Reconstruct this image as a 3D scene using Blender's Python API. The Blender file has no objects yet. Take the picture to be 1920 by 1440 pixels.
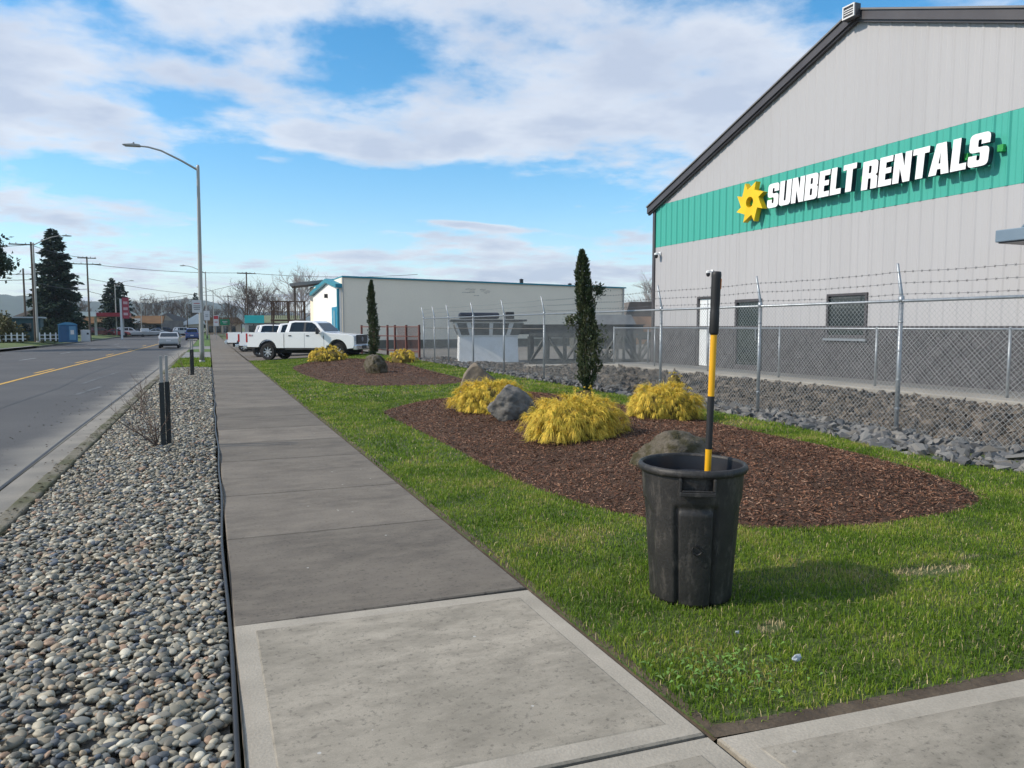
import bpy, bmesh, math, random
import numpy as np
from mathutils import Vector, Matrix, noise as mnoise

R = math.radians
rng = np.random.default_rng(7)
rnd = random.Random(11)
sc = bpy.context.scene
COL = sc.collection

# ------------------------------------------------------------------ camera, sky, sun, exposure
cam_d = bpy.data.cameras.new('camera')
cam = bpy.data.objects.new('camera', cam_d); COL.objects.link(cam)
cam_d.sensor_width = 36; cam_d.lens = 26.0; cam_d.clip_start = .05; cam_d.clip_end = 20000
cam.location = (0, 0, 1.6)
cam.rotation_euler = (R(90) - math.atan(108/1387), 0, R(-22.2))
sc.camera = cam

SUN_AZ, SUN_EL = R(-78), R(36)
world = bpy.data.worlds.new('World'); sc.world = world; world.use_nodes = True
wt = world.node_tree; wt.nodes.clear()
def WN(t, **k):
    n = wt.nodes.new(t)
    for a, b in k.items(): setattr(n, a, b)
    return n
def wl(a, b): wt.links.new(a, b)
def wmath(op, a, b=None, c=None):
    n = WN('ShaderNodeMath', operation=op)
    for i, x in enumerate((a, b, c)):
        if x is None: continue
        if isinstance(x, (int, float)): n.inputs[i].default_value = x
        else: wl(x, n.inputs[i])
    return n.outputs[0]
sky = WN('ShaderNodeTexSky', sky_type='NISHITA', sun_disc=False)
sky.sun_elevation = SUN_EL; sky.sun_rotation = SUN_AZ
sky.air_density = 1.0; sky.dust_density = .2; sky.ozone_density = 3.0
bg1 = WN('ShaderNodeBackground'); bg1.inputs[1].default_value = .15
hsv = WN('ShaderNodeHueSaturation'); hsv.inputs['Hue'].default_value = .49; hsv.inputs['Saturation'].default_value = 1.32; hsv.inputs['Value'].default_value = 1.15
wl(sky.outputs[0], hsv.inputs['Color']); wl(hsv.outputs[0], bg1.inputs[0])
tc = WN('ShaderNodeTexCoord'); sep = WN('ShaderNodeSeparateXYZ'); wl(tc.outputs['Generated'], sep.inputs[0])
zc = wmath('ADD', wmath('MAXIMUM', sep.outputs[2], 0.0), .12)
px_ = wmath('DIVIDE', sep.outputs[0], zc); py_ = wmath('DIVIDE', sep.outputs[1], zc)
cmb = WN('ShaderNodeCombineXYZ'); wl(px_, cmb.inputs[0]); wl(py_, cmb.inputs[1]); cmb.inputs[2].default_value = 3.7
n1 = WN('ShaderNodeTexNoise'); n1.inputs['Scale'].default_value = 1.35; n1.inputs['Detail'].default_value = 9
n1.inputs['Roughness'].default_value = .56; n1.inputs['Distortion'].default_value = .15
wl(cmb.outputs[0], n1.inputs['Vector'])
n3 = WN('ShaderNodeTexNoise'); n3.inputs['Scale'].default_value = 4.2; n3.inputs['Detail'].default_value = 7; n3.inputs['Roughness'].default_value = .6
wl(cmb.outputs[0], n3.inputs['Vector'])
cov = wmath('ADD', wmath('SUBTRACT', n1.outputs[0], .47), wmath('MULTIPLY', wmath('SUBTRACT', n3.outputs[0], .5), .45))
# cloud banks and gaps of this particular sky: centre, radii in the cloud sheet, amount
for (bx_, by_, rx, ry, amp) in [(.03, 2.14, .20, .10, -.15), (.30, 2.28, .30, .14, -.14), (-.08, 2.60, .14, .16, -.15), (.42, 1.96, .12, .14, -.12), (.85, 3.35, 1.1, .38, -.40), (.22, 3.40, .55, .34, -.34),
                                (-.75, 2.55, .55, .6, .14), (-.35, 2.15, .3, .3, .14), (.14, 1.88, .30, .10, .16), (.08, 2.36, .10, .08, .12), (.40, 2.76, .46, .16, .16), (1.25, 2.15, .75, .5, .14), (1.27, 3.70, .32, .09, .38), (.1, 1.70, .6, .16, .10),
                                (2.0, 4.6, 1.0, .5, .16), (-.60, 3.65, .45, .4, .14), (.35, 4.4, .9, .4, -.20), (.78, 4.6, .3, .2, .12), (.27, 3.0, .08, .10, .16), (1.6,3.0,.5,.2,-.14)]:
    dx = wmath('DIVIDE', wmath('SUBTRACT', px_, bx_), rx); dy = wmath('DIVIDE', wmath('SUBTRACT', py_, by_), ry)
    r2 = wmath('ADD', wmath('MULTIPLY', dx, dx), wmath('MULTIPLY', dy, dy))
    e = wmath('POWER', 2.718, wmath('MULTIPLY', r2, -1.0))
    cov = wmath('ADD', cov, wmath('MULTIPLY', e, amp))
mr = WN('ShaderNodeMapRange', interpolation_type='SMOOTHSTEP')
mr.inputs[1].default_value = -.10; mr.inputs[2].default_value = .15
wl(cov, mr.inputs[0])
n2 = WN('ShaderNodeTexNoise'); n2.inputs['Scale'].default_value = 2.4; n2.inputs['Detail'].default_value = 7
wl(cmb.outputs[0], n2.inputs['Vector'])
shade = wmath('ADD', wmath('MULTIPLY', cov, 1.3), wmath('MULTIPLY', n2.outputs[0], .8))
cr = WN('ShaderNodeValToRGB')
cr.color_ramp.elements[0].position = .28; cr.color_ramp.elements[0].color = (.84, .875, .93, 1)
cr.color_ramp.elements[1].position = .75; cr.color_ramp.elements[1].color = (.52, .585, .715, 1)
wl(shade, cr.inputs[0])
bg2 = WN('ShaderNodeBackground'); bg2.inputs[1].default_value = 1.0
wl(cr.outputs[0], bg2.inputs[0])
mixs = WN('ShaderNodeMixShader')
veil = wmath('MULTIPLY', wmath('POWER', 2.718, wmath('MULTIPLY', wmath('MAXIMUM', sep.outputs[2], 0.0), -16.0)), .85)   # far layers of cloud close up toward the horizon, all round
wl(wmath('MAXIMUM', wmath('MULTIPLY', mr.outputs[0], .93), veil), mixs.inputs[0]); wl(bg1.outputs[0], mixs.inputs[1]); wl(bg2.outputs[0], mixs.inputs[2])
wo = WN('ShaderNodeOutputWorld'); wl(mixs.outputs[0], wo.inputs[0])

sun_d = bpy.data.lights.new('sun', 'SUN'); sun_d.energy = 3.9; sun_d.angle = R(1.6); sun_d.color = (1, .90, .76)
sun = bpy.data.objects.new('sun', sun_d); COL.objects.link(sun)
sdir = Vector((math.sin(SUN_AZ)*math.cos(SUN_EL), math.cos(SUN_AZ)*math.cos(SUN_EL), math.sin(SUN_EL)))
sun.rotation_euler = sdir.to_track_quat('Z', 'Y').to_euler(); sun.location = (-20, 10, 30)
vs_ = sc.view_settings; vs_.view_transform = 'Standard'; vs_.look = 'None'; vs_.gamma = 1; vs_.exposure = .17; vs_.use_curve_mapping = False
sc.cycles.use_denoising = True
sc.cycles.max_bounces = 5; sc.cycles.diffuse_bounces = 3; sc.cycles.glossy_bounces = 3; sc.cycles.volume_bounces = 0; sc.cycles.transparent_max_bounces = 6
sc.cycles.use_adaptive_sampling = True; sc.cycles.adaptive_threshold = .015
world.cycles.sampling_method = 'MANUAL'; world.cycles.sample_map_resolution = 512

# ------------------------------------------------------------------ materials
MATS = {}
def mat(name, col, col2=None, rough=.75, metal=0., vs=3., lo=.35, hi=.65, bump=0., bs=40., island=0., objr=0., spec=.4, detail=6, coat=0., trans=0., stretch=None, fine=0., fs=80):
    """procedural principled material: col/col2 blended by noise, optional fine grain, per-piece brightness and bump"""
    if name in MATS: return MATS[name]
    m = bpy.data.materials.new(name); m.use_nodes = True; t = m.node_tree; b = t.nodes['Principled BSDF']
    N = t.nodes.new; L = t.links.new
    tc = N('ShaderNodeTexCoord'); vec = tc.outputs['Object']
    if stretch:
        mp = N('ShaderNodeMapping'); mp.inputs['Scale'].default_value = stretch; L(vec, mp.inputs[0]); vec = mp.outputs[0]
    if col2 is None: col2 = tuple(c*.82 for c in col)
    nz = N('ShaderNodeTexNoise'); nz.inputs['Scale'].default_value = vs; nz.inputs['Detail'].default_value = detail; L(vec, nz.inputs['Vector'])
    rp = N('ShaderNodeValToRGB'); rp.color_ramp.elements[0].position = lo; rp.color_ramp.elements[1].position = hi
    rp.color_ramp.elements[0].color = (*col, 1); rp.color_ramp.elements[1].color = (*col2, 1); L(nz.outputs[0], rp.inputs[0])
    out = rp.outputs[0]
    def mulv(out, src, amt):
        mr = N('ShaderNodeMapRange'); mr.inputs[3].default_value = 1-amt; mr.inputs[4].default_value = 1+amt; L(src, mr.inputs[0])
        mx = N('ShaderNodeMix'); mx.data_type = 'RGBA'; mx.blend_type = 'MULTIPLY'; mx.inputs[0].default_value = 1
        L(out, mx.inputs[6]); L(mr.outputs[0], mx.inputs[7]); return mx.outputs[2]
    if fine:
        nf = N('ShaderNodeTexNoise'); nf.inputs['Scale'].default_value = fs; nf.inputs['Detail'].default_value = 3; L(vec, nf.inputs['Vector'])
        out = mulv(out, nf.outputs[0], fine)
    if island:
        g = N('ShaderNodeNewGeometry'); out = mulv(out, g.outputs['Random Per Island'], island)
    if objr:
        o = N('ShaderNodeObjectInfo'); out = mulv(out, o.outputs['Random'], objr)
    L(out, b.inputs['Base Color'])
    b.inputs['Roughness'].default_value = rough; b.inputs['Metallic'].default_value = metal
    b.inputs['Specular IOR Level'].default_value = spec; b.inputs['Coat Weight'].default_value = coat
    if trans:
        td = N('ShaderNodeBsdfTranslucent'); L(out, td.inputs[0]); ms = N('ShaderNodeMixShader'); ms.inputs[0].default_value = trans
        L(b.outputs[0], ms.inputs[1]); L(td.outputs[0], ms.inputs[2]); L(ms.outputs[0], t.nodes['Material Output'].inputs[0])
    if bump:
        nb = N('ShaderNodeTexNoise'); nb.inputs['Scale'].default_value = bs; nb.inputs['Detail'].default_value = 5; L(vec, nb.inputs['Vector'])
        bp = N('ShaderNodeBump'); bp.inputs['Strength'].default_value = bump; bp.inputs['Distance'].default_value = .02
        L(nb.outputs[0], bp.inputs['Height']); L(bp.outputs[0], b.inputs['Normal'])
    MATS[name] = m; return m
def flat(name, col, rough=.5, metal=0., spec=.5, coat=0.):
    if name in MATS: return MATS[name]
    m = bpy.data.materials.new(name); m.use_nodes = True; b = m.node_tree.nodes['Principled BSDF']
    t = m.node_tree; nz = t.nodes.new('ShaderNodeTexNoise'); nz.inputs['Scale'].default_value = 2.3; nz.inputs['Detail'].default_value = 5
    mr = t.nodes.new('ShaderNodeMapRange'); mr.inputs[3].default_value = .9; mr.inputs[4].default_value = 1.1; t.links.new(nz.outputs[0], mr.inputs[0])
    mx = t.nodes.new('ShaderNodeMix'); mx.data_type = 'RGBA'; mx.blend_type = 'MULTIPLY'; mx.inputs[0].default_value = 1
    mx.inputs[6].default_value = (*col, 1); t.links.new(mr.outputs[0], mx.inputs[7]); t.links.new(mx.outputs[2], b.inputs['Base Color'])
    b.inputs['Roughness'].default_value = rough; b.inputs['Metallic'].default_value = metal
    b.inputs['Specular IOR Level'].default_value = spec; b.inputs['Coat Weight'].default_value = coat
    MATS[name] = m; return m
def ramp_pieces(name, cols, rough=.6, per_object=False, bump=.2, bs=60, big=None):
    """each separate piece (mesh island or object) takes its own colour out of a list"""
    m = bpy.data.materials.new(name); m.use_nodes = True; t = m.node_tree; b = t.nodes['Principled BSDF']; N = t.nodes.new; L = t.links.new
    src = N('ShaderNodeObjectInfo').outputs['Random'] if per_object else N('ShaderNodeNewGeometry').outputs['Random Per Island']
    rp = N('ShaderNodeValToRGB'); rp.color_ramp.interpolation = 'CONSTANT'
    els = rp.color_ramp.elements
    while len(els) < len(cols): els.new(.5)
    for i, c in enumerate(cols): els[i].position = i/len(cols); els[i].color = (*c, 1)
    L(src, rp.inputs[0])
    tc = N('ShaderNodeTexCoord'); nz = N('ShaderNodeTexNoise'); nz.inputs['Scale'].default_value = 45; nz.inputs['Detail'].default_value = 4
    L(tc.outputs['Object'], nz.inputs['Vector'])
    mr = N('ShaderNodeMapRange'); mr.inputs[3].default_value = .65; mr.inputs[4].default_value = 1.35; L(nz.outputs[0], mr.inputs[0])
    mx = N('ShaderNodeMix'); mx.data_type = 'RGBA'; mx.blend_type = 'MULTIPLY'; mx.inputs[0].default_value = 1
    L(rp.outputs[0], mx.inputs[6]); L(mr.outputs[0], mx.inputs[7]); out = mx.outputs[2]
    if big:
        nb = N('ShaderNodeTexNoise'); nb.inputs['Scale'].default_value = big[0]; nb.inputs['Detail'].default_value = 4; L(tc.outputs['Object'], nb.inputs['Vector'])
        r2 = N('ShaderNodeValToRGB'); r2.color_ramp.elements[0].position = .35; r2.color_ramp.elements[1].position = .68
        r2.color_ramp.elements[0].color = (*big[1], 1); r2.color_ramp.elements[1].color = (*big[2], 1); L(nb.outputs[0], r2.inputs[0])
        m2 = N('ShaderNodeMix'); m2.data_type = 'RGBA'; m2.blend_type = 'MULTIPLY'; m2.inputs[0].default_value = 1
        L(out, m2.inputs[6]); L(r2.outputs[0], m2.inputs[7]); out = m2.outputs[2]
    L(out, b.inputs['Base Color']); b.inputs['Roughness'].default_value = rough; b.inputs['Specular IOR Level'].default_value = .35
    bp = N('ShaderNodeBump'); bp.inputs['Strength'].default_value = bump; bp.inputs['Distance'].default_value = .01
    L(nz.outputs[0], bp.inputs['Height']); L(bp.outputs[0], b.inputs['Normal'])
    MATS[name] = m; return m

# ------------------------------------------------------------------ mesh helpers
class MB:
    def __init__(s): s.v = []; s.f = []; s.mi = []
    def add(s, vs, fs, mi=0):
        o = len(s.v); s.v.extend(tuple(map(float, p)) for p in vs); s.f.extend(tuple(i+o for i in f) for f in fs); s.mi.extend([mi]*len(fs)); return s
    def box(s, c, d, rz=0., mi=0, ry=0., rx=0.):
        M = Matrix.Rotation(rz, 3, 'Z') @ Matrix.Rotation(ry, 3, 'Y') @ Matrix.Rotation(rx, 3, 'X')
        vs = [Vector(c) + M @ Vector((sx*d[0]/2, sy*d[1]/2, sz*d[2]/2)) for sz in (-1, 1) for sy in (-1, 1) for sx in (-1, 1)]
        return s.add(vs, [(0,2,3,1),(4,5,7,6),(0,1,5,4),(2,6,7,3),(0,4,6,2),(1,3,7,5)], mi)
    def tube(s, pts, r, n=6, mi=0, cap=True):
        pts = [Vector(p) for p in pts]; rs = r if isinstance(r, (list, tuple)) else [r]*len(pts)
        vs = []; fs = []; ref = None
        for i, p in enumerate(pts):
            t = (pts[min(i+1, len(pts)-1)] - pts[max(i-1, 0)]).normalized()
            if ref is None: ref = Vector((0,0,1)) if abs(t.z) < .9 else Vector((1,0,0))
            a = t.cross(ref); a = a.normalized() if a.length > 1e-5 else t.orthogonal().normalized(); b = t.cross(a); ref = -b if False else ref
            for k in range(n):
                w = 2*math.pi*k/n; vs.append(p + (a*math.cos(w) + b*math.sin(w))*rs[i])
        for i in range(len(pts)-1):
            for k in range(n):
                k2 = (k+1) % n; fs.append((i*n+k, i*n+k2, (i+1)*n+k2, (i+1)*n+k))
        if cap: fs.append(tuple(range(n))); fs.append(tuple(reversed(range((len(pts)-1)*n, len(pts)*n))))
        return s.add(vs, fs, mi)
    def lathe(s, prof, n=24, c=(0,0,0), axis='Z', mi=0, cap=True):
        vs = []; fs = []
        for (r, z) in prof:
            for k in range(n):
                w = 2*math.pi*k/n; x, y = r*math.cos(w), r*math.sin(w)
                p = (x, y, z) if axis == 'Z' else ((x, z, y) if axis == 'Y' else (z, x, y))
                vs.append((p[0]+c[0], p[1]+c[1], p[2]+c[2]))
        for i in range(len(prof)-1):
            for k in range(n): fs.append((i*n+k, i*n+(k+1) % n, (i+1)*n+(k+1) % n, (i+1)*n+k))
        if cap:
            if prof[0][0] > 1e-4: fs.append(tuple(reversed(range(n))))
            if prof[-1][0] > 1e-4: fs.append(tuple(range((len(prof)-1)*n, len(prof)*n)))
        return s.add(vs, fs, mi)
    def prism(s, poly, y0, y1, plane='XZ', mi=0):
        n = len(poly)
        def P(a, b, h): return (a, h, b) if plane == 'XZ' else ((h, a, b) if plane == 'YZ' else (a, b, h))
        vs = [P(a, b, y0) for a, b in poly] + [P(a, b, y1) for a, b in poly]
        fs = [tuple(range(n)), tuple(reversed(range(n, 2*n)))] + [(i, i+n, (i+1) % n + n, (i+1) % n) for i in range(n)]
        return s.add(vs, fs, mi)
    def quad(s, a, b, c, d, mi=0): return s.add([a, b, c, d], [(0,1,2,3)], mi)
    def data(s, name, mats, smooth=False, recalc=True):
        me = bpy.data.meshes.new(name); me.from_pydata(s.v, [], s.f)
        for m in (mats if isinstance(mats, (list, tuple)) else [mats]): me.materials.append(m)
        if any(s.mi): me.polygons.foreach_set('material_index', s.mi)
        if recalc:
            bm = bmesh.new(); bm.from_mesh(me); bmesh.ops.recalc_face_normals(bm, faces=bm.faces); bm.to_mesh(me); bm.free()
        if smooth: me.polygons.foreach_set('use_smooth', [True]*len(me.polygons))
        me.update(); return me
    def build(s, name, mats, parent=None, smooth=False, bevel=0., loc=None, rot=None, recalc=True):
        return put(name, s.data(name, mats, smooth, recalc), parent, loc, rot, bevel)
def put(name, me, parent=None, loc=None, rot=None, bevel=0., scale=None):
    o = bpy.data.objects.new(name, me); COL.objects.link(o)
    if parent is not None: o.parent = parent
    if loc is not None: o.location = loc
    if rot is not None: o.rotation_euler = rot
    if scale is not None: o.scale = scale if hasattr(scale, '__len__') else (scale,)*3
    if bevel:
        b = o.modifiers.new('bevel', 'BEVEL'); b.width = bevel; b.segments = 2; b.limit_method = 'ANGLE'; b.angle_limit = R(35)
    return o
def fast_mesh(name, V, F, mats, smooth=False, mi=None):
    """numpy quads or tris straight into a mesh"""
    me = bpy.data.meshes.new(name); V = np.asarray(V, np.float32); F = np.asarray(F, np.int32); k = F.shape[1]
    me.vertices.add(len(V)); me.vertices.foreach_set('co', V.ravel())
    me.loops.add(F.size); me.loops.foreach_set('vertex_index', F.ravel())
    me.polygons.add(len(F)); me.polygons.foreach_set('loop_start', np.arange(0, F.size, k, dtype=np.int32))
    me.polygons.foreach_set('loop_total', np.full(len(F), k, np.int32))
    for m in (mats if isinstance(mats, (list, tuple)) else [mats]): me.materials.append(m)
    if mi is not None: me.polygons.foreach_set('material_index', np.asarray(mi, np.int32))
    if smooth: me.polygons.foreach_set('use_smooth', np.ones(len(F), bool))
    me.update(calc_edges=True); me.validate()
    if not smooth: me.shade_flat()
    return me
def tag(o, label=None, cat=None, group=None, kind=None):
    if label: o['label'] = label
    if cat: o['category'] = cat
    if group: o['group'] = group
    if kind: o['kind'] = kind
    return o
def empty(name, loc=(0,0,0), rz=0., label=None, cat=None, group=None, kind=None):
    o = bpy.data.objects.new(name, None); COL.objects.link(o); o.location = loc; o.rotation_euler = (0, 0, rz); o.empty_display_size = .2
    return tag(o, label, cat, group, kind)
def copy_tree(o, parent=None):
    c = o.copy(); COL.objects.link(c); c.parent = parent
    for ch in o.children: copy_tree(ch, c)
    return c
def spin(P, pts):
    pass
def sstep(t): t = np.clip(t, 0, 1); return t*t*(3-2*t)

# ------------------------------------------------------------------ terrain heights (metres; road runs along +Y)
def fall(Y): return -.004*np.clip(Y, -10, 80)
def lawn_h(X, Y):
    t = sstep((np.asarray(X, float)-2)/6); return fall(Y)*(1-t) + .12*t
def catmull(P, n=6):
    P = [np.array(p, float) for p in P]; out = []
    for i in range(len(P)):
        a, b, c, d = P[i-1], P[i], P[(i+1) % len(P)], P[(i+2) % len(P)]
        for k in range(n):
            t = k/n; out.append(.5*((2*b)+(-a+c)*t+(2*a-5*b+4*c-d)*t*t+(-a+3*b-3*c+d)*t**3))
    return np.array(out)
BED1 = catmull([(3.02,13.8),(3.0,11.1),(2.98,9.2),(2.95,7.5),(3.05,6.2),(3.35,5.25),(3.9,4.62),(4.65,4.28),(5.44,4.2),(6.05,4.28),(6.45,4.6),(6.8,5.3),(7.1,6.6),(7.16,8.),(7.28,9.5),(7.3,12.6),(6.95,15.3),(6.,15.9),(4.98,15.7),(4.19,15.5),(3.4,14.7)])
BED2 = catmull([(3.11,31.5),(3.03,26.),(3.31,22.4),(4.13,20.2),(5.98,18.9),(6.75,20.3),(7.0,25.),(7.3,30.),(6.6,35.),(4.9,36.2),(3.7,34.)])
def inside(poly, X, Y):
    X = np.asarray(X, float); Y = np.asarray(Y, float); r = np.zeros(X.shape, bool); n = len(poly); j = n-1
    for i in range(n):
        xi, yi = poly[i]; xj, yj = poly[j]
        c = ((yi > Y) != (yj > Y)) & (X < (xj-xi)*(Y-yi)/(yj-yi+1e-12)+xi); r ^= c; j = i
    return r
def edge_dist(poly, X, Y):
    X = np.asarray(X, float); Y = np.asarray(Y, float); d = np.full(X.shape, 1e9)
    for i in range(len(poly)):
        a = poly[i-1]; b = poly[i]; ab = b-a; L2 = ab@ab+1e-12
        t = np.clip(((X-a[0])*ab[0]+(Y-a[1])*ab[1])/L2, 0, 1)
        d = np.minimum(d, np.hypot(X-a[0]-t*ab[0], Y-a[1]-t*ab[1]))
    return d
def bed_rise(poly, X, Y, h=.12):
    d = edge_dist(poly, X, Y); return np.where(inside(poly, X, Y), -.03*np.exp(-d/.12) + h*sstep(d/1.5), 0)
def ground_h(X, Y):
    return lawn_h(X, Y) + bed_rise(BED1, X, Y) + bed_rise(BED2, X, Y, .10)
def gh(x, y): return float(ground_h(np.array([x]), np.array([y]))[0])
DRV = lambda X: 2.30-.107*(np.asarray(X)-1.77)       # lawn edge along the near driveway
ROCK_EDGE = lambda Y: np.interp(Y, [0, 4.8, 5.6, 6.7, 8.5, 10.5, 18.6, 26.7, 34], [8.0, 7.6, 7.45, 7.6, 8.0, 8.15, 8.35, 8.5, 8.6])

# ------------------------------------------------------------------ the setting
def sheet(name, xs, ys, zf, m, smooth=True):
    X, Y = np.meshgrid(np.asarray(xs, float), np.asarray(ys, float)); Z = zf(X, Y)
    V = np.stack([X, Y, Z], -1).reshape(-1, 3); nx, ny = len(xs), len(ys)
    i = (np.arange(ny-1)[:, None]*nx + np.arange(nx-1)[None]).ravel()
    F = np.stack([i, i+1, i+nx+1, i+nx], 1)
    return put(name, fast_mesh(name, V, F, m, smooth))
m_soil = mat('soil', (.060,.044,.030), (.105,.08,.055), rough=.95, vs=6, bump=.6, bs=30, fine=.3)
m_field = mat('field_grass', (.07,.105,.03), (.12,.13,.05), rough=.95, vs=.05, fine=.25, fs=1.5)
tag(sheet('ground', [-4000,-200,-60,60,200,4000], [-200,0,100,260,1200,3500], lambda X, Y: X*0-.8, m_field), kind='structure')

# asphalt road, a little crowned, with gutter pan, kerb, lines and tar seam
def asphalt():
    m = mat('asphalt', (.066,.066,.068), (.09,.089,.089), rough=.82, vs=.35, lo=.3, hi=.7, bump=.35, bs=90, fine=.28, fs=120, detail=8)
    t = m.node_tree; N = t.nodes.new; L = t.links.new; b = t.nodes['Principled BSDF']
    # pale grit washed along the gutter, thinning into the lane
    tc = N('ShaderNodeTexCoord'); s = N('ShaderNodeSeparateXYZ'); L(tc.outputs['Object'], s.inputs[0])
    nz = N('ShaderNodeTexNoise'); nz.inputs['Scale'].default_value = .9; nz.inputs['Detail'].default_value = 7; L(tc.outputs['Object'], nz.inputs['Vector'])
    a = N('ShaderNodeMath'); a.operation = 'MULTIPLY_ADD'; a.inputs[1].default_value = 1.1; L(nz.outputs[0], a.inputs[0]); L(s.outputs[0], a.inputs[2])
    mr = N('ShaderNodeMapRange'); mr.interpolation_type = 'SMOOTHSTEP'; mr.inputs[1].default_value = -2.35; mr.inputs[2].default_value = -1.35; L(a.outputs[0], mr.inputs[0])
    src = b.inputs['Base Color'].links[0].from_socket
    mx = N('ShaderNodeMix'); mx.data_type = 'RGBA'; mx.inputs[7].default_value = (.25,.235,.205,1); L(mr.outputs[0], mx.inputs[0]); L(src, mx.inputs[6]); L(mx.outputs[2], b.inputs['Base Color'])
    return m
ROADL = -15.3
road_z = lambda X, Y: fall(Y)-.14 + .06*sstep((-2.2-X)/4)*sstep((X-ROADL)/4)
road = tag(sheet('road', np.linspace(ROADL, -2.16, 26), list(np.arange(-12, 90, 3))+[120,160,220,300,400], road_z, asphalt()), kind='structure')
m_conc = mat('gutter_concrete', (.27,.25,.215), (.19,.18,.16), rough=.9, vs=1.6, bump=.25, bs=60, fine=.2)
o = sheet('gutter', [-2.152,-1.95,-1.742], np.arange(-12, 400, 4), lambda X, Y: fall(Y)-.145-.012*(X+2.15), m_conc); tag(o, kind='structure')
def strip_mesh(pts, w, zf, dz, steps=.6):
    """flat ribbon over a height function along a polyline"""
    V = []; F = []; P = [np.array(p, float) for p in pts]; Q = []
    for a, b in zip(P[:-1], P[1:]):
        n = max(1, int(np.linalg.norm(b-a)/steps)); Q += [a+(b-a)*k/n for k in range(n)]
    Q.append(P[-1])
    for i, q in enumerate(Q):
        t = Q[min(i+1, len(Q)-1)]-Q[max(i-1, 0)]; t = t/np.linalg.norm(t); nn = np.array([-t[1], t[0]])
        for sgn in (-1, 1):
            p = q+nn*w/2*sgn; V.append((p[0], p[1], float(zf(p[0], p[1]))+dz))
    for i in range(len(Q)-1): F.append((2*i, 2*i+1, 2*i+3, 2*i+2))
    return V, F
m_yel = mat('yellow_road_paint', (.62,.36,.05), (.40,.25,.07), rough=.7, vs=5, lo=.4, hi=.75, fine=.3)
m_wht = mat('worn_white_paint', (.42,.43,.44), (.13,.135,.14), rough=.7, vs=3, lo=.38, hi=.62, fine=.3)
m_tar = mat('tar_seam', (.022,.022,.024), (.03,.03,.032), rough=.5)
m_old = mat('ground_off_paint', (.13,.135,.14), (.075,.08,.085), rough=.8, vs=2.5, lo=.4, hi=.6)
def road_mark(name, pts, w, m, dz=.005):
    V, F = strip_mesh(pts, w, road_z, dz, 2.); b = MB(); b.add(V, F); return b.build(name, m, road, recalc=False)
road_mark('edge_line', [(-6.0,-8),(-6.05,30),(-5.75,70),(-5.0,130),(-4.2,260)], .14, m_yel)
for y in (24, 33.5, 43, 55, 69, 84): road_mark('lane_dash', [(-6.33,y),(-6.28,y+3.6)], .13, m_yel)
for y in (38, 48, 60, 74, 92): road_mark('lane_dash', [(-9.75,y),(-9.65,y+3.6)], .13, m_wht)
for (a, b, w) in [((-3.82,26.8),(-3.5,34),.12), ((-3.35,22.5),(-3.1,25.6),.14), ((-3.6,22.3),(-3.35,22.6),.1), ((-4.6,14),(-4.0,17.5),.2), ((-4.9,36),(-4.7,39),.12)]:
    road_mark('old_line', [a, b], w, m_old)
for (a, b) in [((-8.6,72),(-7.5,72.6)), ((-7.2,67.5),(-6.3,68)), ((-7.9,79),(-7.1,79.4)), ((-8.8,84),(-7.9,84.5))]: road_mark('turn_arrow', [a, b], .5, m_wht)
road_mark('tar_seam', [(-2.19,-8),(-2.2,6),(-2.18,9),(-2.21,14),(-2.19,24),(-2.2,40)], .035, m_tar)
for pts_ in [[(-15,31),(-11,30.6),(-8.2,31.2),(-4.5,30.7),(-2.3,31.1)], [(-4.2,12),(-4.3,18),(-4.15,25),(-4.4,33),(-4.25,44)], [(-9.6,20),(-9.4,34),(-9.7,52),(-9.5,70)], [(-14,50),(-9,49.6),(-6,50.3),(-2.4,49.8)], [(-3.1,8),(-3.6,10.5),(-4.2,12)]]: road_mark('tar_seam', pts_, .028, m_tar, .004)
# kerb, mossy on top
m_kerb = mat('mossy_kerb', (.17,.155,.12), (.085,.085,.045), rough=.95, vs=2.2, lo=.4, hi=.6, bump=.6, bs=30, fine=.3)
kb = MB()
ys = list(np.arange(-12, 60, 2.4))
for y0, y1 in zip(ys[:-1], ys[1:]):
    z0 = float(fall(y0)); 
    kb.box((-1.66, (y0+y1)/2, z0-.13), (.16, y1-y0-.012, .25))
o = kb.build('kerb', m_kerb, bevel=.02); tag(o, kind='structure')

# pale left verge, drive apron, far kerb
m_verge = mat('verge_grass', (.075,.125,.028), (.115,.14,.045), rough=.95, vs=.35, fine=.3, fs=14, bump=.5, bs=12)
tag(sheet('verge', [-90,-40,-24,-18,-16.6,-15.62], list(np.arange(-12, 240, 6)), lambda X, Y: fall(Y)+.02+.26*sstep((-15.6-X)/2.), m_verge), kind='structure')
kb = MB()
for y0 in list(range(-12, 66, 6))+list(range(84, 240, 6)): kb.box((-15.46, y0+3, float(fall(y0))-.08), (.3, 5.98, .2))
tag(kb.build('kerb', mat('far_kerb', (.12,.115,.1), (.07,.075,.05), vs=2), bevel=.02), kind='structure')
o = sheet('driveway', np.linspace(-40, -15.6, 6), [68,72,76,80,83.5], lambda X, Y: fall(Y)+.05+.26*sstep((-15.6-X)/2.), mat('drive_concrete', (.24,.235,.225), (.17,.168,.16), vs=.6, fine=.2)); tag(o, kind='structure')
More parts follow.
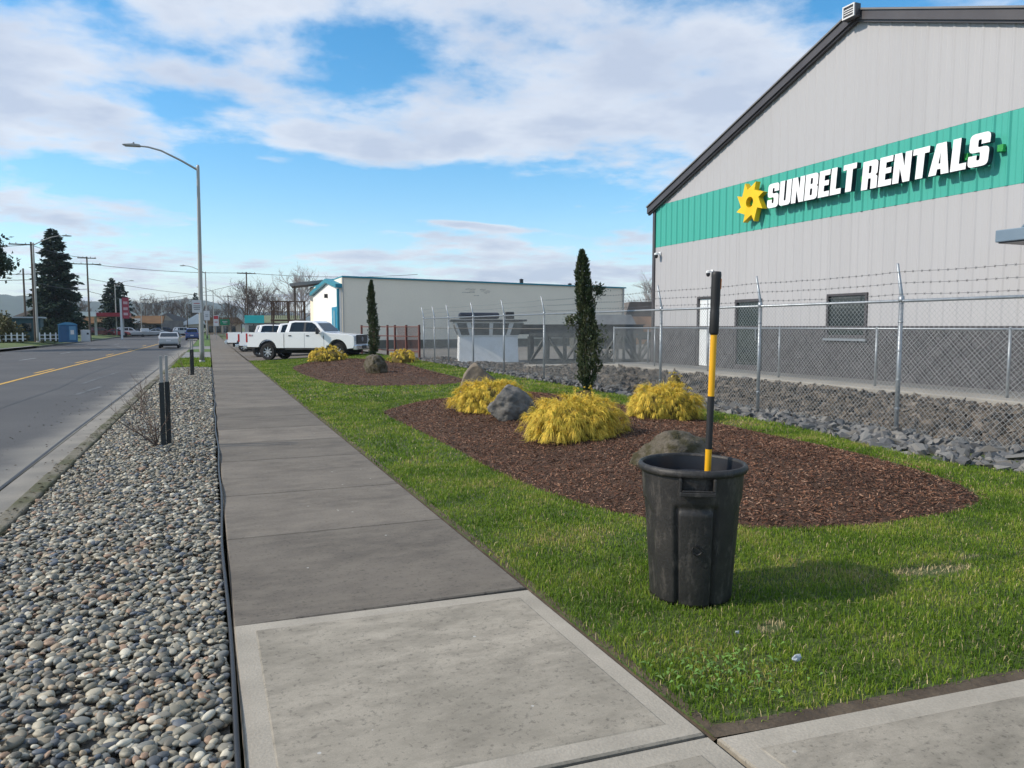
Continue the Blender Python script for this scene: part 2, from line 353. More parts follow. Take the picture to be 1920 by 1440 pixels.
# right side beyond the lawn: parking strip, grass patches, aprons
m_lot = mat('lot_gravel', (.115,.10,.085), (.17,.15,.125), rough=.95, vs=.7, fine=.35, fs=30, bump=.4, bs=25)
tag(sheet('parking_lot', np.linspace(1.86, 8.9, 9), np.linspace(40.2, 120, 30), lambda X, Y: lawn_h(X, Y)*.6+fall(Y)*.4-.03, m_lot), kind='structure')
m_yard = mat('yard_dirt', (.13,.12,.105), (.19,.175,.15), rough=.95, vs=.5, fine=.35, fs=25, bump=.4, bs=25)
tag(sheet('yard', [8.9,10,12,16,24,40,70,120], [21.9,24,27,30,34,40,50,70,120,240], lambda X, Y: .06+0*X, m_yard), kind='structure')
m_patch = mat('strip_grass', (.06,.13,.02), (.09,.145,.03), rough=.95, vs=1.2, fine=.3, fs=40, bump=.6, bs=30)
tag(sheet('grass_strip', [-1.57,-.8,.02], np.linspace(34.0, 45, 8), lambda X, Y: fall(Y)+.0*X, m_patch), kind='structure')
tag(sheet('driveway', [-1.57,-.8,.02], np.linspace(45.02, 58, 8), lambda X, Y: fall(Y)-.01, MATS['drive_concrete']), kind='structure')
tag(sheet('grass_strip', [-1.57,-.8,.02], np.linspace(58.02, 66, 5), lambda X, Y: fall(Y)+0*X, m_patch), kind='structure')
tag(sheet('driveway', [-1.57,-.8,.02], np.linspace(66.02, 78, 5), lambda X, Y: fall(Y)-.01, MATS['drive_concrete']), kind='structure')
tag(sheet('grass_strip', [-1.57,-.8,.02], np.linspace(78.02, 230, 20), lambda X, Y: fall(Y)+0*X, m_patch), kind='structure')

# sidewalk: base with one slab per joint
def walk_mat(name, c1, c2, c3):
    m = mat(name, c1, c2, rough=.88, vs=1.0, lo=.36, hi=.64, bump=.10, bs=220, fine=.25, fs=170, detail=9)
    t = m.node_tree; N = t.nodes.new; L = t.links.new; b = t.nodes['Principled BSDF']; src = b.inputs['Base Color'].links[0].from_socket
    tc = N('ShaderNodeTexCoord'); oi = N('ShaderNodeObjectInfo')
    ad = N('ShaderNodeVectorMath'); L(tc.outputs['Object'], ad.inputs[0]); L(oi.outputs['Location'], ad.inputs[1])
    mp = N('ShaderNodeMapping'); mp.inputs['Scale'].default_value = (.9,1.8,1); L(ad.outputs[0], mp.inputs[0])
    st = N('ShaderNodeTexNoise'); st.inputs['Scale'].default_value = 3.; st.inputs['Detail'].default_value = 10; st.inputs['Roughness'].default_value = .74; L(mp.outputs[0], st.inputs['Vector'])
    rp = N('ShaderNodeValToRGB'); rp.color_ramp.elements[0].position = .42; rp.color_ramp.elements[1].position = .72
    rp.color_ramp.elements[0].color = (0,0,0,1); rp.color_ramp.elements[1].color = (1,1,1,1); L(st.outputs[0], rp.inputs[0])
    mx = N('ShaderNodeMix'); mx.data_type = 'RGBA'; mx.inputs[7].default_value = (*c3,1); L(rp.outputs[0], mx.inputs[0]); L(src, mx.inputs[6])
    # small pale flecks of dropped debris and worn grit
    vo = N('ShaderNodeTexVoronoi'); vo.inputs['Scale'].default_value = 9; L(ad.outputs[0], vo.inputs['Vector'])
    lt = N('ShaderNodeMath'); lt.operation = 'LESS_THAN'; lt.inputs[1].default_value = .075; L(vo.outputs['Distance'], lt.inputs[0])
    sp = N('ShaderNodeSeparateColor'); L(vo.outputs['Color'], sp.inputs[0])
    l2 = N('ShaderNodeMath'); l2.operation = 'LESS_THAN'; l2.inputs[1].default_value = .10; L(sp.outputs[0], l2.inputs[0])
    ml = N('ShaderNodeMath'); ml.operation = 'MULTIPLY'; L(lt.outputs[0], ml.inputs[0]); L(l2.outputs[0], ml.inputs[1])
    m2 = N('ShaderNodeMix'); m2.data_type = 'RGBA'; m2.inputs[7].default_value = (.42,.41,.38,1); L(ml.outputs[0], m2.inputs[0]); L(mx.outputs[2], m2.inputs[6])
    pn_ = N('ShaderNodeTexNoise'); pn_.inputs['Scale'].default_value = 38; pn_.inputs['Detail'].default_value = 3; pn_.inputs['Roughness'].default_value = .7; L(ad.outputs[0], pn_.inputs['Vector'])
    pr = N('ShaderNodeMapRange'); pr.inputs[1].default_value = .56; pr.inputs[2].default_value = .68; pr.inputs[3].default_value = 1.; pr.inputs[4].default_value = .62; L(pn_.outputs[0], pr.inputs[0])
    mp_ = N('ShaderNodeMix'); mp_.data_type = 'RGBA'; mp_.blend_type = 'MULTIPLY'; mp_.inputs[0].default_value = 1; L(m2.outputs[2], mp_.inputs[6]); L(pr.outputs[0], mp_.inputs[7]); m2 = mp_
    ob = N('ShaderNodeMapRange'); ob.inputs[3].default_value = .82; ob.inputs[4].default_value = 1.16; L(oi.outputs['Random'], ob.inputs[0])
    m3 = N('ShaderNodeMix'); m3.data_type = 'RGBA'; m3.blend_type = 'MULTIPLY'; m3.inputs[0].default_value = 1; L(m2.outputs[2], m3.inputs[6]); L(ob.outputs[0], m3.inputs[7])
    L(m3.outputs[2], b.inputs['Base Color']); return m
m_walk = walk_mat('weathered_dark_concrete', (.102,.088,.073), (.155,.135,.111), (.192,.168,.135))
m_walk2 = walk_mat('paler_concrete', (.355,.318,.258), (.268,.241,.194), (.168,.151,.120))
m_trowel = mat('trowelled_edge_concrete', (.39,.351,.29), (.295,.267,.22), rough=.85, vs=2.5, fine=.22, fs=90, bump=.2, bs=90)
walk = tag(sheet('sidewalk', [.09,.9,1.76], np.arange(-9, 230, 3), lambda X, Y: fall(Y)-.035, mat('joint_dirt', (.07,.06,.05), (.05,.045,.04))), kind='structure')
def slab(y0, y1, x0, x1, m, parent, name='slab', border=False, skew=.09):
    """one concrete slab: eased edges, optional trowelled margin; joint lines run a little out of square"""
    b = MB(); g = .006; yc = (y0+y1)/2; xc = (x0+x1)/2; z = float(fall(yc))
    def pt(x, y, dz): return (x-xc, y-yc - skew*(x-xc)/(x1-x0), float(fall(y))-z+dz)
    def ring(i, dz): return [pt(x0+g+i, y0+g+i, dz), pt(x1-g-i, y0+g+i, dz), pt(x1-g-i, y1-g-i, dz), pt(x0+g+i, y1-g-i, dz)]
    rings = [ring(0, -.09), ring(0, -.008), ring(.008, 0)] + ([ring(.105, 0), ring(.112, .003)] if border else [])
    mis = [0, 0] + ([1, 0] if border else [])
    vs = [p for r in rings for p in r]
    for k in range(len(rings)-1):
        b.add([], []); 
    b.v = vs
    for k in range(len(rings)-1):
        for i in range(4): b.f.append((4*k+i, 4*k+(i+1) % 4, 4*k+4+(i+1) % 4, 4*k+4+i)); b.mi.append(mis[k])
    n = 4*(len(rings)-1); b.f.append((n, n+1, n+2, n+3)); b.mi.append(0)
    return b.build(name, [m, m_trowel], parent, loc=(xc, yc, z))
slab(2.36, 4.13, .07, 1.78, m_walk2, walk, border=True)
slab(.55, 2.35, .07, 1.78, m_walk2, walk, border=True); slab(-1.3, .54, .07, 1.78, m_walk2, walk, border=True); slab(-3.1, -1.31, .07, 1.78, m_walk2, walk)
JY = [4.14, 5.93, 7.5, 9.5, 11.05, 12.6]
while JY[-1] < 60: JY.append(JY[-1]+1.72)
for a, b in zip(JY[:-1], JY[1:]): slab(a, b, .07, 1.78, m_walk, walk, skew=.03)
b = MB(); b.quad((.07,JY[-1]+.01,float(fall(61))+.0),(1.78,JY[-1]+.01,float(fall(61))+.0),(1.78,80,-.32),(.07,80,-.32)); b.quad((.07,80,-.32),(1.78,80,-.32),(1.78,230,-.32),(.07,230,-.32))
b.build('far_walk', m_walk, walk)
# near driveway on the right
drive = tag(sheet('driveway', np.linspace(1.81, 12, 12), [-8,-4,0,1.0], lambda X, Y: lawn_h(X, Y)-.05, m_soil), kind='structure')
def poly_slab(P, m, parent, name='slab', margin=None):
    b = MB(); P = [np.array(p, float) for p in P]; c = sum(P)/len(P); z = gh(*c)
    def off(k): return [p+(c-p)/np.linalg.norm(c-p)*k for p in P]
    rings = [(off(0), -.08), (off(0), -.008), (off(.012), 0.)]; mi = [0, 0]
    if margin: rings += [(off(margin), 0.), (off(margin+.01), .003)]; mi += [1, 0]
    for q, dz in rings: b.v += [(p[0]-c[0], p[1]-c[1], gh(*p)-z+dz) for p in q]
    n = len(P)
    for k in range(len(rings)-1):
        for i in range(n): b.f.append((n*k+i, n*k+(i+1) % n, n*k+n+(i+1) % n, n*k+n+i)); b.mi.append(mi[k])
    b.f.append(tuple(range(n*(len(rings)-1), n*len(rings)))); b.mi.append(0)
    return b.build(name, [m, m_trowel], parent, loc=(c[0], c[1], z))
e = lambda x: float(DRV(x))-.02
poly_slab([(1.80,-1.),(4.6,-1.),(4.6,e(4.6)),(1.80,e(1.8))], m_walk2, drive, margin=.16)
poly_slab([(4.612,-1.),(8.,-1.),(8.,e(8.)),(4.612,e(4.612))], m_walk2, drive, margin=.16)

# lawn sheet (soil and thatch under the blades)
def lawn_mat(name='lawn_thatch'):
    m = mat(name, (.055,.085,.022), (.09,.105,.035), rough=.95, vs=2.4, bump=.7, bs=60, fine=.35, fs=60); return m
LX = list(np.linspace(1.80, 8.3, 40)); LY = list(np.linspace(0, 1, 90)**1.5)
X, T = np.meshgrid(LX, LY); Y = DRV(X)*(1-T) + 40.3*T
V = np.stack([X, Y, ground_h(X, Y)-.012], -1).reshape(-1, 3); nx = len(LX)
i = (np.arange(len(LY)-1)[:, None]*nx + np.arange(nx-1)[None]).ravel()
lawn = tag(put('lawn', fast_mesh('lawn', V, np.stack([i, i+1, i+nx+1, i+nx], 1), lawn_mat(), True)), kind='structure')
o = sheet('edge_soil', np.linspace(1.782, 1.855, 4), np.linspace(2.29, 40, 60), lambda X, Y: lawn_h(X, Y)-.006-.02*sstep((1.83-X)/.05), m_soil); o.parent = lawn
V, F = strip_mesh([(1.80,float(DRV(1.8))+.03),(4.,float(DRV(4.))+.03),(8.,float(DRV(8.))+.03)], .085, lawn_h, -.004, .3); b = MB(); b.add(V, F); b.build('edge_soil', m_soil, lawn, recalc=False)

# planting beds: mounded soil and shredded bark
m_mulch = mat('mulch_ground', (.052,.029,.018), (.088,.048,.028), rough=.95, vs=9, bump=.9, bs=45, fine=.4, fs=60)
m_chips = ramp_pieces('bark_chips', [(.060,.027,.016),(.095,.042,.024),(.165,.073,.040),(.125,.060,.037),(.24,.122,.070),(.045,.026,.018),(.34,.21,.14),(.17,.081,.047)], rough=.85, bump=.1, big=(1.1,(.72,.68,.66),(1.15,1.12,1.1)))
def bed(name, poly, h, nchips, seed):
    r = np.random.default_rng(seed); c = poly.mean(0); rings = []
    K = [0, .02, .06, .12, .2, .32, .46, .62, .8, 1.]
    b = MB(); n = len(poly)
    for k in K:
        q = poly+(c-poly)*k; z = lawn_h(q[:, 0], q[:, 1]) + (bed_rise(poly, q[:, 0], q[:, 1], h) if k > 0 else -.03) + .006
        if k == 1.: b.v.append((c[0], c[1], float(z[0])))
        else: b.v += [(p[0], p[1], zz) for p, zz in zip(q, z)]
    for k in range(len(K)-2):
        for i in range(n): b.f.append((k*n+i, k*n+(i+1) % n, (k+1)*n+(i+1) % n, (k+1)*n+i)); b.mi.append(0)
    for i in range(n): b.f.append(((len(K)-2)*n+i, (len(K)-2)*n+(i+1) % n, len(b.v)-1)); b.mi.append(0)
    o = tag(b.build(name, m_mulch, smooth=True), kind='structure')
    lo = poly.min(0); hi = poly.max(0); P = r.uniform(lo, hi, (nchips*2, 2)); w = np.exp(-(P[:, 1]-lo[1])/ (9 if h > .11 else 40)); P = P[(r.random(len(P)) < w+.12)]
    P = P[inside(poly, P[:, 0], P[:, 1])][:nchips]; N = len(P); P = P+r.normal(0, .035, P.shape)
    Z = lawn_h(P[:, 0], P[:, 1])+bed_rise(poly, P[:, 0], P[:, 1], h)+.010+r.random(N)*.012
    L = r.uniform(.014, .05, N)*(1+.012*np.maximum(P[:, 1]-8, 0)); W = r.uniform(.003, .010, N)*(1+.02*np.maximum(P[:, 1]-8, 0)); a = r.random(N)*2*np.pi; tl = r.normal(0, .35, N); rl = r.normal(0, .5, N)
    u = np.stack([np.cos(a)*np.cos(tl), np.sin(a)*np.cos(tl), np.sin(tl)], 1)*L[:, None]/2
    v = np.stack([-np.sin(a)*np.cos(rl), np.cos(a)*np.cos(rl), np.sin(rl)], 1)*W[:, None]/2
    C = np.column_stack([P, Z]); up = np.array([0, 0, .002])
    V = np.stack([C-u-v, C+u-v, C+u*.8+v+up, C-u*.7+v+up], 1).reshape(-1, 3); F = np.arange(4*N).reshape(-1, 4)
    ch = tag(put('bark_chips', fast_mesh('bark_chips', V, F, m_chips), o), kind='stuff')
    return o
bed('mulch_bed', BED1, .12, 85000, 3); bed('mulch_bed', BED2, .10, 26000, 4)

# grass blades
def grass_mat():
    m = bpy.data.materials.new('grass_blades'); m.use_nodes = True; t = m.node_tree; b = t.nodes['Principled BSDF']; N = t.nodes.new; L = t.links.new
    g = N('ShaderNodeNewGeometry'); rp = N('ShaderNodeValToRGB'); els = rp.color_ramp.elements
    els[0].color = (.068,.132,.012,1); els[1].color = (.42,.34,.13,1)
    for p, c in [(.30,(.13,.225,.018)),(.62,(.22,.315,.028)),(.86,(.31,.345,.055))]: q = els.new(p); q.color = (*c,1)
    tc = N('ShaderNodeTexCoord'); nz = N('ShaderNodeTexNoise'); nz.inputs['Scale'].default_value = 1.5; nz.inputs['Detail'].default_value = 5; L(tc.outputs['Object'], nz.inputs['Vector'])
    mr = N('ShaderNodeMapRange'); mr.inputs[1].default_value = .33; mr.inputs[2].default_value = .72; mr.inputs[3].default_value = -.30; mr.inputs[4].default_value = .55; L(nz.outputs[0], mr.inputs[0])
    nl = N('ShaderNodeTexNoise'); nl.inputs['Scale'].default_value = .45; nl.inputs['Detail'].default_value = 3; L(tc.outputs['Object'], nl.inputs['Vector'])
    ml_ = N('ShaderNodeMath'); ml_.operation = 'MULTIPLY_ADD'; ml_.inputs[1].default_value = .9; L(nl.outputs[0], ml_.inputs[0]); ml2 = N('ShaderNodeMath'); ml2.operation = 'SUBTRACT'; ml2.inputs[1].default_value = .45; L(mr.outputs[0], ml2.inputs[0]); L(ml2.outputs[0], ml_.inputs[2]); mr = ml_
    ad = N('ShaderNodeMath'); ad.operation = 'MULTIPLY_ADD'; ad.inputs[1].default_value = .75; L(g.outputs['Random Per Island'], ad.inputs[0]); L(mr.outputs[0], ad.inputs[2])
    L(ad.outputs[0], rp.inputs[0]); L(rp.outputs[0], b.inputs['Base Color']); b.inputs['Roughness'].default_value = .55; b.inputs['Specular IOR Level'].default_value = .25
    td = N('ShaderNodeBsdfTranslucent'); L(rp.outputs[0], td.inputs[0]); ms = N('ShaderNodeMixShader'); ms.inputs[0].default_value = .35
    L(b.outputs[0], ms.inputs[1]); L(td.outputs[0], ms.inputs[2]); L(ms.outputs[0], t.nodes['Material Output'].inputs[0]); return m
m_grass = grass_mat()
m_straw = mat('dead_grass', (.46,.37,.21), (.30,.25,.12), rough=.9, vs=20, island=.35)
def blades(P, Zf, hmin, hmax, wid, r, lean=.75, hs=1.):
    N = len(P); Z = Zf(P[:, 0], P[:, 1])-.012
    h = r.uniform(hmin, hmax, N)*hs; a = r.random(N)*2*np.pi; ln = np.abs(r.normal(0, lean, N))*h; w = wid*r.uniform(.7, 1.3, N)
    side = np.stack([np.cos(a), np.sin(a), 0*a], 1)*w[:, None]/2; fa = a+np.pi/2+r.normal(0, .6, N); fd = np.stack([np.cos(fa), np.sin(fa), 0*a], 1)
    B = np.column_stack([P, Z]); M = B+fd*(ln*.3)[:, None]; M[:, 2] += h*.62; Tp = B+fd*ln[:, None]; Tp[:, 2] += h*np.clip(1-.25*(ln/h)**2, .5, 1)
    V = np.stack([B-side, B+side, M+side*.8, M-side*.8, Tp], 1).reshape(-1, 3); k = np.arange(N)[:, None]*5
    return V, np.concatenate([k+np.array([[0,1,2]]), k+np.array([[0,2,3]]), k+np.array([[3,2,4]])])
def scatter(r, n, x0, x1, y0, y1): return np.column_stack([r.uniform(x0, x1, n), r.uniform(y0, y1, n)])
DEAD = [(4.28,3.31,.30,.075,-.25),(4.72,3.37,.11,.035,0.),(2.75,3.05,.12,.06,.3)]
def dead_mask(P):
    k = np.zeros(len(P))
    for (x, y, a, b, ro) in DEAD:
        dx = P[:, 0]-x; dy = P[:, 1]-y; u = (dx*math.cos(ro)+dy*math.sin(ro))/a; v = (-dx*math.sin(ro)+dy*math.cos(ro))/b
        k = np.maximum(k, np.exp(-(u*u+v*v)*.9))
    return k
r = np.random.default_rng(21); VV = []; FF = []; off = 0; MI = []
zones = [(155000, 1.795, 8.0, 1.6, 4.6, .016, .045, .0042), (110000, 1.795, 8.0, 4.6, 8.5, .016, .046, .006), (75000, 1.795, 8.4, 8.5, 17, .018, .05, .011), (60000, 1.795, 8.5, 17, 40.2, .02, .055, .022)]
for (n, x0, x1, y0, y1, h0, h1, w) in zones:
    P = scatter(r, n, x0, x1, y0, y1)
    edge = (P[:, 0]-1.795)/.10
    keep = (P[:, 1] > DRV(P[:, 0])+.02+.09*r.random(n)**.5) & ~inside(BED1, P[:, 0], P[:, 1]) & ~inside(BED2, P[:, 0], P[:, 1]) & (P[:, 0] < ROCK_EDGE(P[:, 1])+.06*r.normal(size=n)) & (r.random(n) < .16+edge*1.1) & (np.hypot(P[:, 0]-2.66, P[:, 1]-3.66) > .245)
    keep &= (r.random(n) > 0*edge)
    P = P[keep]; dm = dead_mask(P); P2 = P[r.random(len(P)) > dm*.8]; ds = dead_mask(P2)
    u, v = P2[:, 0], P2[:, 1]; clump = .95+.22*np.sin(u*3.1+1.3*np.sin(v*2.3))*np.sin(v*3.7+np.sin(u*4.1))+.18*np.sin(u*11+2*np.sin(v*7))*np.sin(v*13+2*np.sin(u*9))
    V, F = blades(P2, lambda X, Y: ground_h(X, Y), h0, h1, w, r, hs=clump)
    VV.append(V); FF.append(F+off); off += len(V); mi = ((ds > .45) | (r.random(len(ds)) < .06)).astype(int); MI.append(np.concatenate([mi, mi, mi]))
me = fast_mesh('grass', np.concatenate(VV), np.concatenate(FF), [m_grass, m_straw], mi=np.concatenate(MI))
tag(put('grass', me), 'short mown green lawn around the mulch beds', 'grass', kind='stuff')
# wisps along the kerb-side grass strip near the lamp
P = scatter(r, 9000, -1.5, .0, 34.0, 44.5)
V, F = blades(P, lambda X, Y: fall(Y), .05, .14, .02, r); put('grass_blades', fast_mesh('grass_blades', V, F, m_grass), bpy.data.objects['grass_strip'])['kind'] = 'stuff'
# broad-leaf weeds by the corner
b = MB()
for _ in range(170):
    x = rnd.gauss(2.14, .17); y = rnd.gauss(2.72, .14)
    if x < 1.86: continue
    a = rnd.random()*6.28; l = rnd.uniform(.02, .05); z = gh(x, y)+rnd.uniform(.008, .024); w = l*.2; c, s_ = math.cos(a), math.sin(a)
    b.add([(x,y,z),(x+c*l*.5-s_*w,y+s_*l*.5+c*w,z+.012),(x+c*l,y+s_*l,z+.004),(x+c*l*.5+s_*w,y+s_*l*.5-c*w,z+.012)], [(0,1,2,3)])
tag(b.build('weeds', mat('weed_leaf', (.13,.23,.04), (.09,.18,.03), island=.3, rough=.6), recalc=False), 'low broad-leaved weeds in the grass by the sidewalk corner', 'weeds', kind='stuff')

# ------------------------------------------------------------------ river pebbles between kerb and sidewalk
def ico_np(sub):
    bm = bmesh.new(); bmesh.ops.create_icosphere(bm, subdivisions=sub, radius=1); V = np.array([v.co for v in bm.verts]); F = np.array([[v.index for v in f.verts] for f in bm.faces]); bm.free(); return V, F
ICO1, ICO2 = ico_np(1), ico_np(2)
def rotmats(n, r, tilt):
    a = r.random(n)*2*np.pi; t = r.normal(0, tilt, n); q = r.normal(0, tilt, n)
    ca, sa, ct, st, cq, sq = np.cos(a), np.sin(a), np.cos(t), np.sin(t), np.cos(q), np.sin(q); o = np.ones(n); z = np.zeros(n)
    Rz = np.stack([ca,-sa,z, sa,ca,z, z,z,o], 1).reshape(-1,3,3); Rx = np.stack([o,z,z, z,ct,-st, z,st,ct], 1).reshape(-1,3,3); Ry = np.stack([cq,z,sq, z,o,z, -sq,z,cq], 1).reshape(-1,3,3)
    return Rz @ Rx @ Ry
def stones(P, S, r, shapes, tilt):
    """many stones into one vertex/face set; each picks one of a few rough shapes"""
    k = r.integers(0, len(shapes), len(P)); M = rotmats(len(P), r, tilt); VV = []; FF = []; off = 0
    for j, (SV, SF) in enumerate(shapes):
        s = k == j; n = s.sum()
        if not n: continue
        V = np.einsum('nij,nkj->nki', M[s], SV[None]*S[s][:, None, :])+P[s][:, None, :]
        VV.append(V.reshape(-1, 3)); FF.append((SF[None]+(np.arange(n)*len(SV))[:, None, None]).reshape(-1, 3)+off); off += n*len(SV)
    return np.concatenate(VV), np.concatenate(FF)
def lumpy(base, r, amp, freq=1.2, cuts=0):
    V, F = base; V = V.copy(); o = Vector(r.random(3)*50)
    d = np.array([mnoise.noise(Vector(v)*freq+o) for v in V]); V *= (1+amp*d)[:, None]
    for _ in range(cuts):
        n = r.normal(size=3); n /= np.linalg.norm(n); h = r.uniform(.42, .72); e = V@n-h; V -= np.where(e > 0, e, 0)[:, None]*n
    return V, F
r = np.random.default_rng(5)
PEB = [(.23,.215,.175),(.14,.13,.105),(.30,.275,.21),(.42,.375,.28),(.17,.172,.155),(.095,.10,.105),(.27,.235,.17),(.34,.265,.18),(.24,.222,.17),(.15,.15,.128),(.54,.50,.40),(.30,.20,.135),(.11,.125,.145),(.20,.182,.135),(.34,.315,.25),(.17,.155,.12)]
m_peb = ramp_pieces('river_pebbles', PEB, rough=.55, bump=.12); m_peb1 = ramp_pieces('river_pebble_single', PEB, rough=.55, per_object=True, bump=.12)
peb_h = lambda X, Y: fall(Y)-.035+.045*np.sin(np.clip((np.asarray(X)+1.55)/1.6, 0, 1)*np.pi)
pbed = tag(sheet('pebble_bed', np.linspace(-1.57, .03, 6), np.arange(-4, 34.2, 1.), lambda X, Y: peb_h(X, Y)-.012, mat('pebble_base', (.10,.09,.075), (.15,.135,.115), vs=30, bump=.8, bs=50, fine=.4)), kind='structure')
sm = [lumpy(ICO2, r, .22, .9) for _ in range(7)]; lo = [lumpy(ICO1, r, .15, .9) for _ in range(5)]
def peb_at(n, y0, y1, s0, s1, lift):
    P = scatter(r, n, -1.54, .03, y0, y1); sz = r.uniform(s0, s1, n)*(.75+.5*r.random(n)**2)
    S = np.stack([sz*r.uniform(.9, 1.35, n), sz*r.uniform(.75, 1., n), sz*r.uniform(.38, .60, n)], 1)
    return np.column_stack([P, peb_h(P[:, 0], P[:, 1])+r.random(n)*lift]), S
parts = []
for (n, y0, y1, s0, s1, sh) in [(6200, 2.2, 5., .014, .027, sm), (6000, 5., 8.5, .015, .028, sm), (8500, 8.5, 15., .018, .032, lo), (11000, 15., 34., .022, .040, lo)]:
    P, S = peb_at(n, y0, y1, s0, s1, .03); parts.append(stones(P, S, r, sh, .3))
off = 0; VV = []; FF = []
for V, F in parts: VV.append(V); FF.append(F+off); off += len(V)
tag(put('pebbles', fast_mesh('pebbles', np.concatenate(VV), np.concatenate(FF), m_peb, True), pbed), kind='stuff')
pm = [fast_mesh('pebble', V, F, m_peb1, True) for V, F in sm]
P, S = peb_at(300, 2.35, 4.3, .020, .033, .02)
for p, s in zip(P, S): put('pebble', pm[rnd.randrange(7)], pbed, (p[0], p[1], p[2]+.012), (rnd.gauss(0,.25), rnd.gauss(0,.25), rnd.random()*6.28), scale=tuple(s))
# black plastic edging along the slabs
pts = [(.055+.008*math.sin(y*1.9)+.008*math.sin(y*.7+1), y, float(fall(y))+.004+.012*math.sin(y*2.7)) for y in np.arange(-3, 33.5, .25)]
tag(MB().tube(pts, .011, 6).build('garden_edging', flat('black_plastic', (.018,.019,.022), .45), smooth=True), 'black plastic edging strip between pebbles and sidewalk', 'edging')
# leaf litter and moss along the kerb, crumbs on the gutter
b = MB()
for _ in range(1150):
    y = rnd.uniform(3, 26); x = -1.66+rnd.gauss(0, .09) if rnd.random() < .6 else rnd.uniform(-3.4, -1.75) if rnd.random() < .6 else rnd.uniform(-1.5, .0)
    z = float(peb_h(x, y))+.045 if x > -1.45 else (float(fall(y)) + .0) if x > -1.74 else float(road_z(x, y))+.008 if x < -2.16 else float(fall(y))-.138
    s = rnd.uniform(.008, .028); a = rnd.random()*6.28; c, q = math.cos(a)*s, math.sin(a)*s
    b.add([(x-c,y-q,z+.004),(x+q*.5,y-c*.5,z+.012),(x+c,y+q,z+.006),(x-q*.5,y+c*.5,z+.014)], [(0,1,2,3)])
tag(b.build('leaf_litter', mat('dry_litter', (.10,.075,.045), (.05,.045,.025), island=.4, rough=.9), recalc=False), 'scattered dry leaf litter along the kerb and gutter', 'litter', kind='stuff')

# ------------------------------------------------------------------ rip-rap swale and bank up to the lot
def rock_h(X, Y):
    X = np.asarray(X, float); t = sstep((X-9.1)/2.5); e = np.where(np.asarray(Y) > 21, sstep((np.asarray(Y)-21)/4), 0)
    return .07 + .25*t*(1-e)
rb = tag(sheet('rock_bed', np.linspace(7.3, 11.75, 16), np.linspace(-4, 34, 60), lambda X, Y: rock_h(X, Y)-.05, mat('rock_bed_base', (.06,.056,.05), (.10,.09,.08), vs=8, bump=1., bs=14, fine=.4)), kind='structure')
RK = [(.12,.12,.12),(.155,.153,.15),(.085,.087,.09),(.20,.195,.185),(.14,.13,.115),(.10,.104,.11),(.22,.21,.195),(.125,.128,.13)]
RB = [(.13,.108,.085),(.10,.086,.072),(.155,.13,.105),(.07,.062,.055),(.12,.10,.08),(.19,.16,.13),(.09,.082,.074),(.14,.118,.098)]
m_rk = ramp_pieces('blue_grey_riprap', RK, rough=.8, bump=.5); m_rb = ramp_pieces('brown_grey_riprap', RB, rough=.9, bump=.5); m_rk1 = ramp_pieces('blue_grey_riprap_single', RK, rough=.8, per_object=True, bump=.5)
def hull_rock():
    bm = bmesh.new(); P = r.normal(size=(9, 3)); P /= np.linalg.norm(P, axis=1)[:, None]; P *= r.uniform(.8, 1.15, 9)[:, None]
    for p in P: bm.verts.new(p)
    g = bmesh.ops.convex_hull(bm, input=bm.verts); bmesh.ops.delete(bm, geom=[v for v in bm.verts if not v.link_faces], context='VERTS'); bmesh.ops.triangulate(bm, faces=bm.faces); bmesh.ops.recalc_face_normals(bm, faces=bm.faces)
    bm.verts.index_update(); V = np.array([v.co for v in bm.verts]); F = np.array([[v.index for v in f.verts] for f in bm.faces]); bm.free(); return V, F
rs = [hull_rock() for _ in range(10)]
def rk_at(n, x0, x1, y0, y1, s0, s1):
    P = scatter(r, n, x0, x1, y0, y1); e = ROCK_EDGE(P[:, 1]); P = P[P[:, 0] > e+.05]; n = len(P); sz = r.uniform(s0, s1, n)
    return np.column_stack([P, rock_h(P[:, 0], P[:, 1])+r.random(n)*.06-.015]), np.stack([sz*r.uniform(.9,1.6,n), sz*r.uniform(.7,1.1,n), sz*r.uniform(.45,.9,n)], 1)
def joined(name, lst, m, parent):
    off = 0; VV = []; FF = []
    for V, F in lst: VV.append(V); FF.append(F+off); off += len(V)
    return tag(put(name, fast_mesh(name, np.concatenate(VV), np.concatenate(FF), m), parent), kind='stuff')
near = [stones(*rk_at(2200, 7.4, 9.2, 2., 12, .05, .10), r, rs, .8), stones(*rk_at(1700, 8., 9.3, 12, 33, .055, .11), r, rs, .8)]
bank = [stones(*rk_at(5200, 9.05, 11.5, 4, 14, .045, .10), r, rs, 1.0), stones(*rk_at(3600, 9.1, 11.5, 14, 27, .05, .11), r, rs, 1.0), stones(*rk_at(700, 8.8, 10.6, 25, 34, .06, .11), r, rs, .8)]
joined('riprap', near, m_rk, rb); joined('riprap', bank, m_rb, rb)
rm = [fast_mesh('rock', V, F, m_rk1) for V, F in rs]
P, S = rk_at(520, 7.4, 9.0, 4.4, 11.5, .075, .125); P, S = P[:300], S[:300]
for p, s in zip(P, S): put('rock', rm[rnd.randrange(10)], rb, (p[0], p[1], p[2]+.02), (rnd.gauss(0,.4), rnd.gauss(0,.4), rnd.random()*6.28), scale=tuple(s))
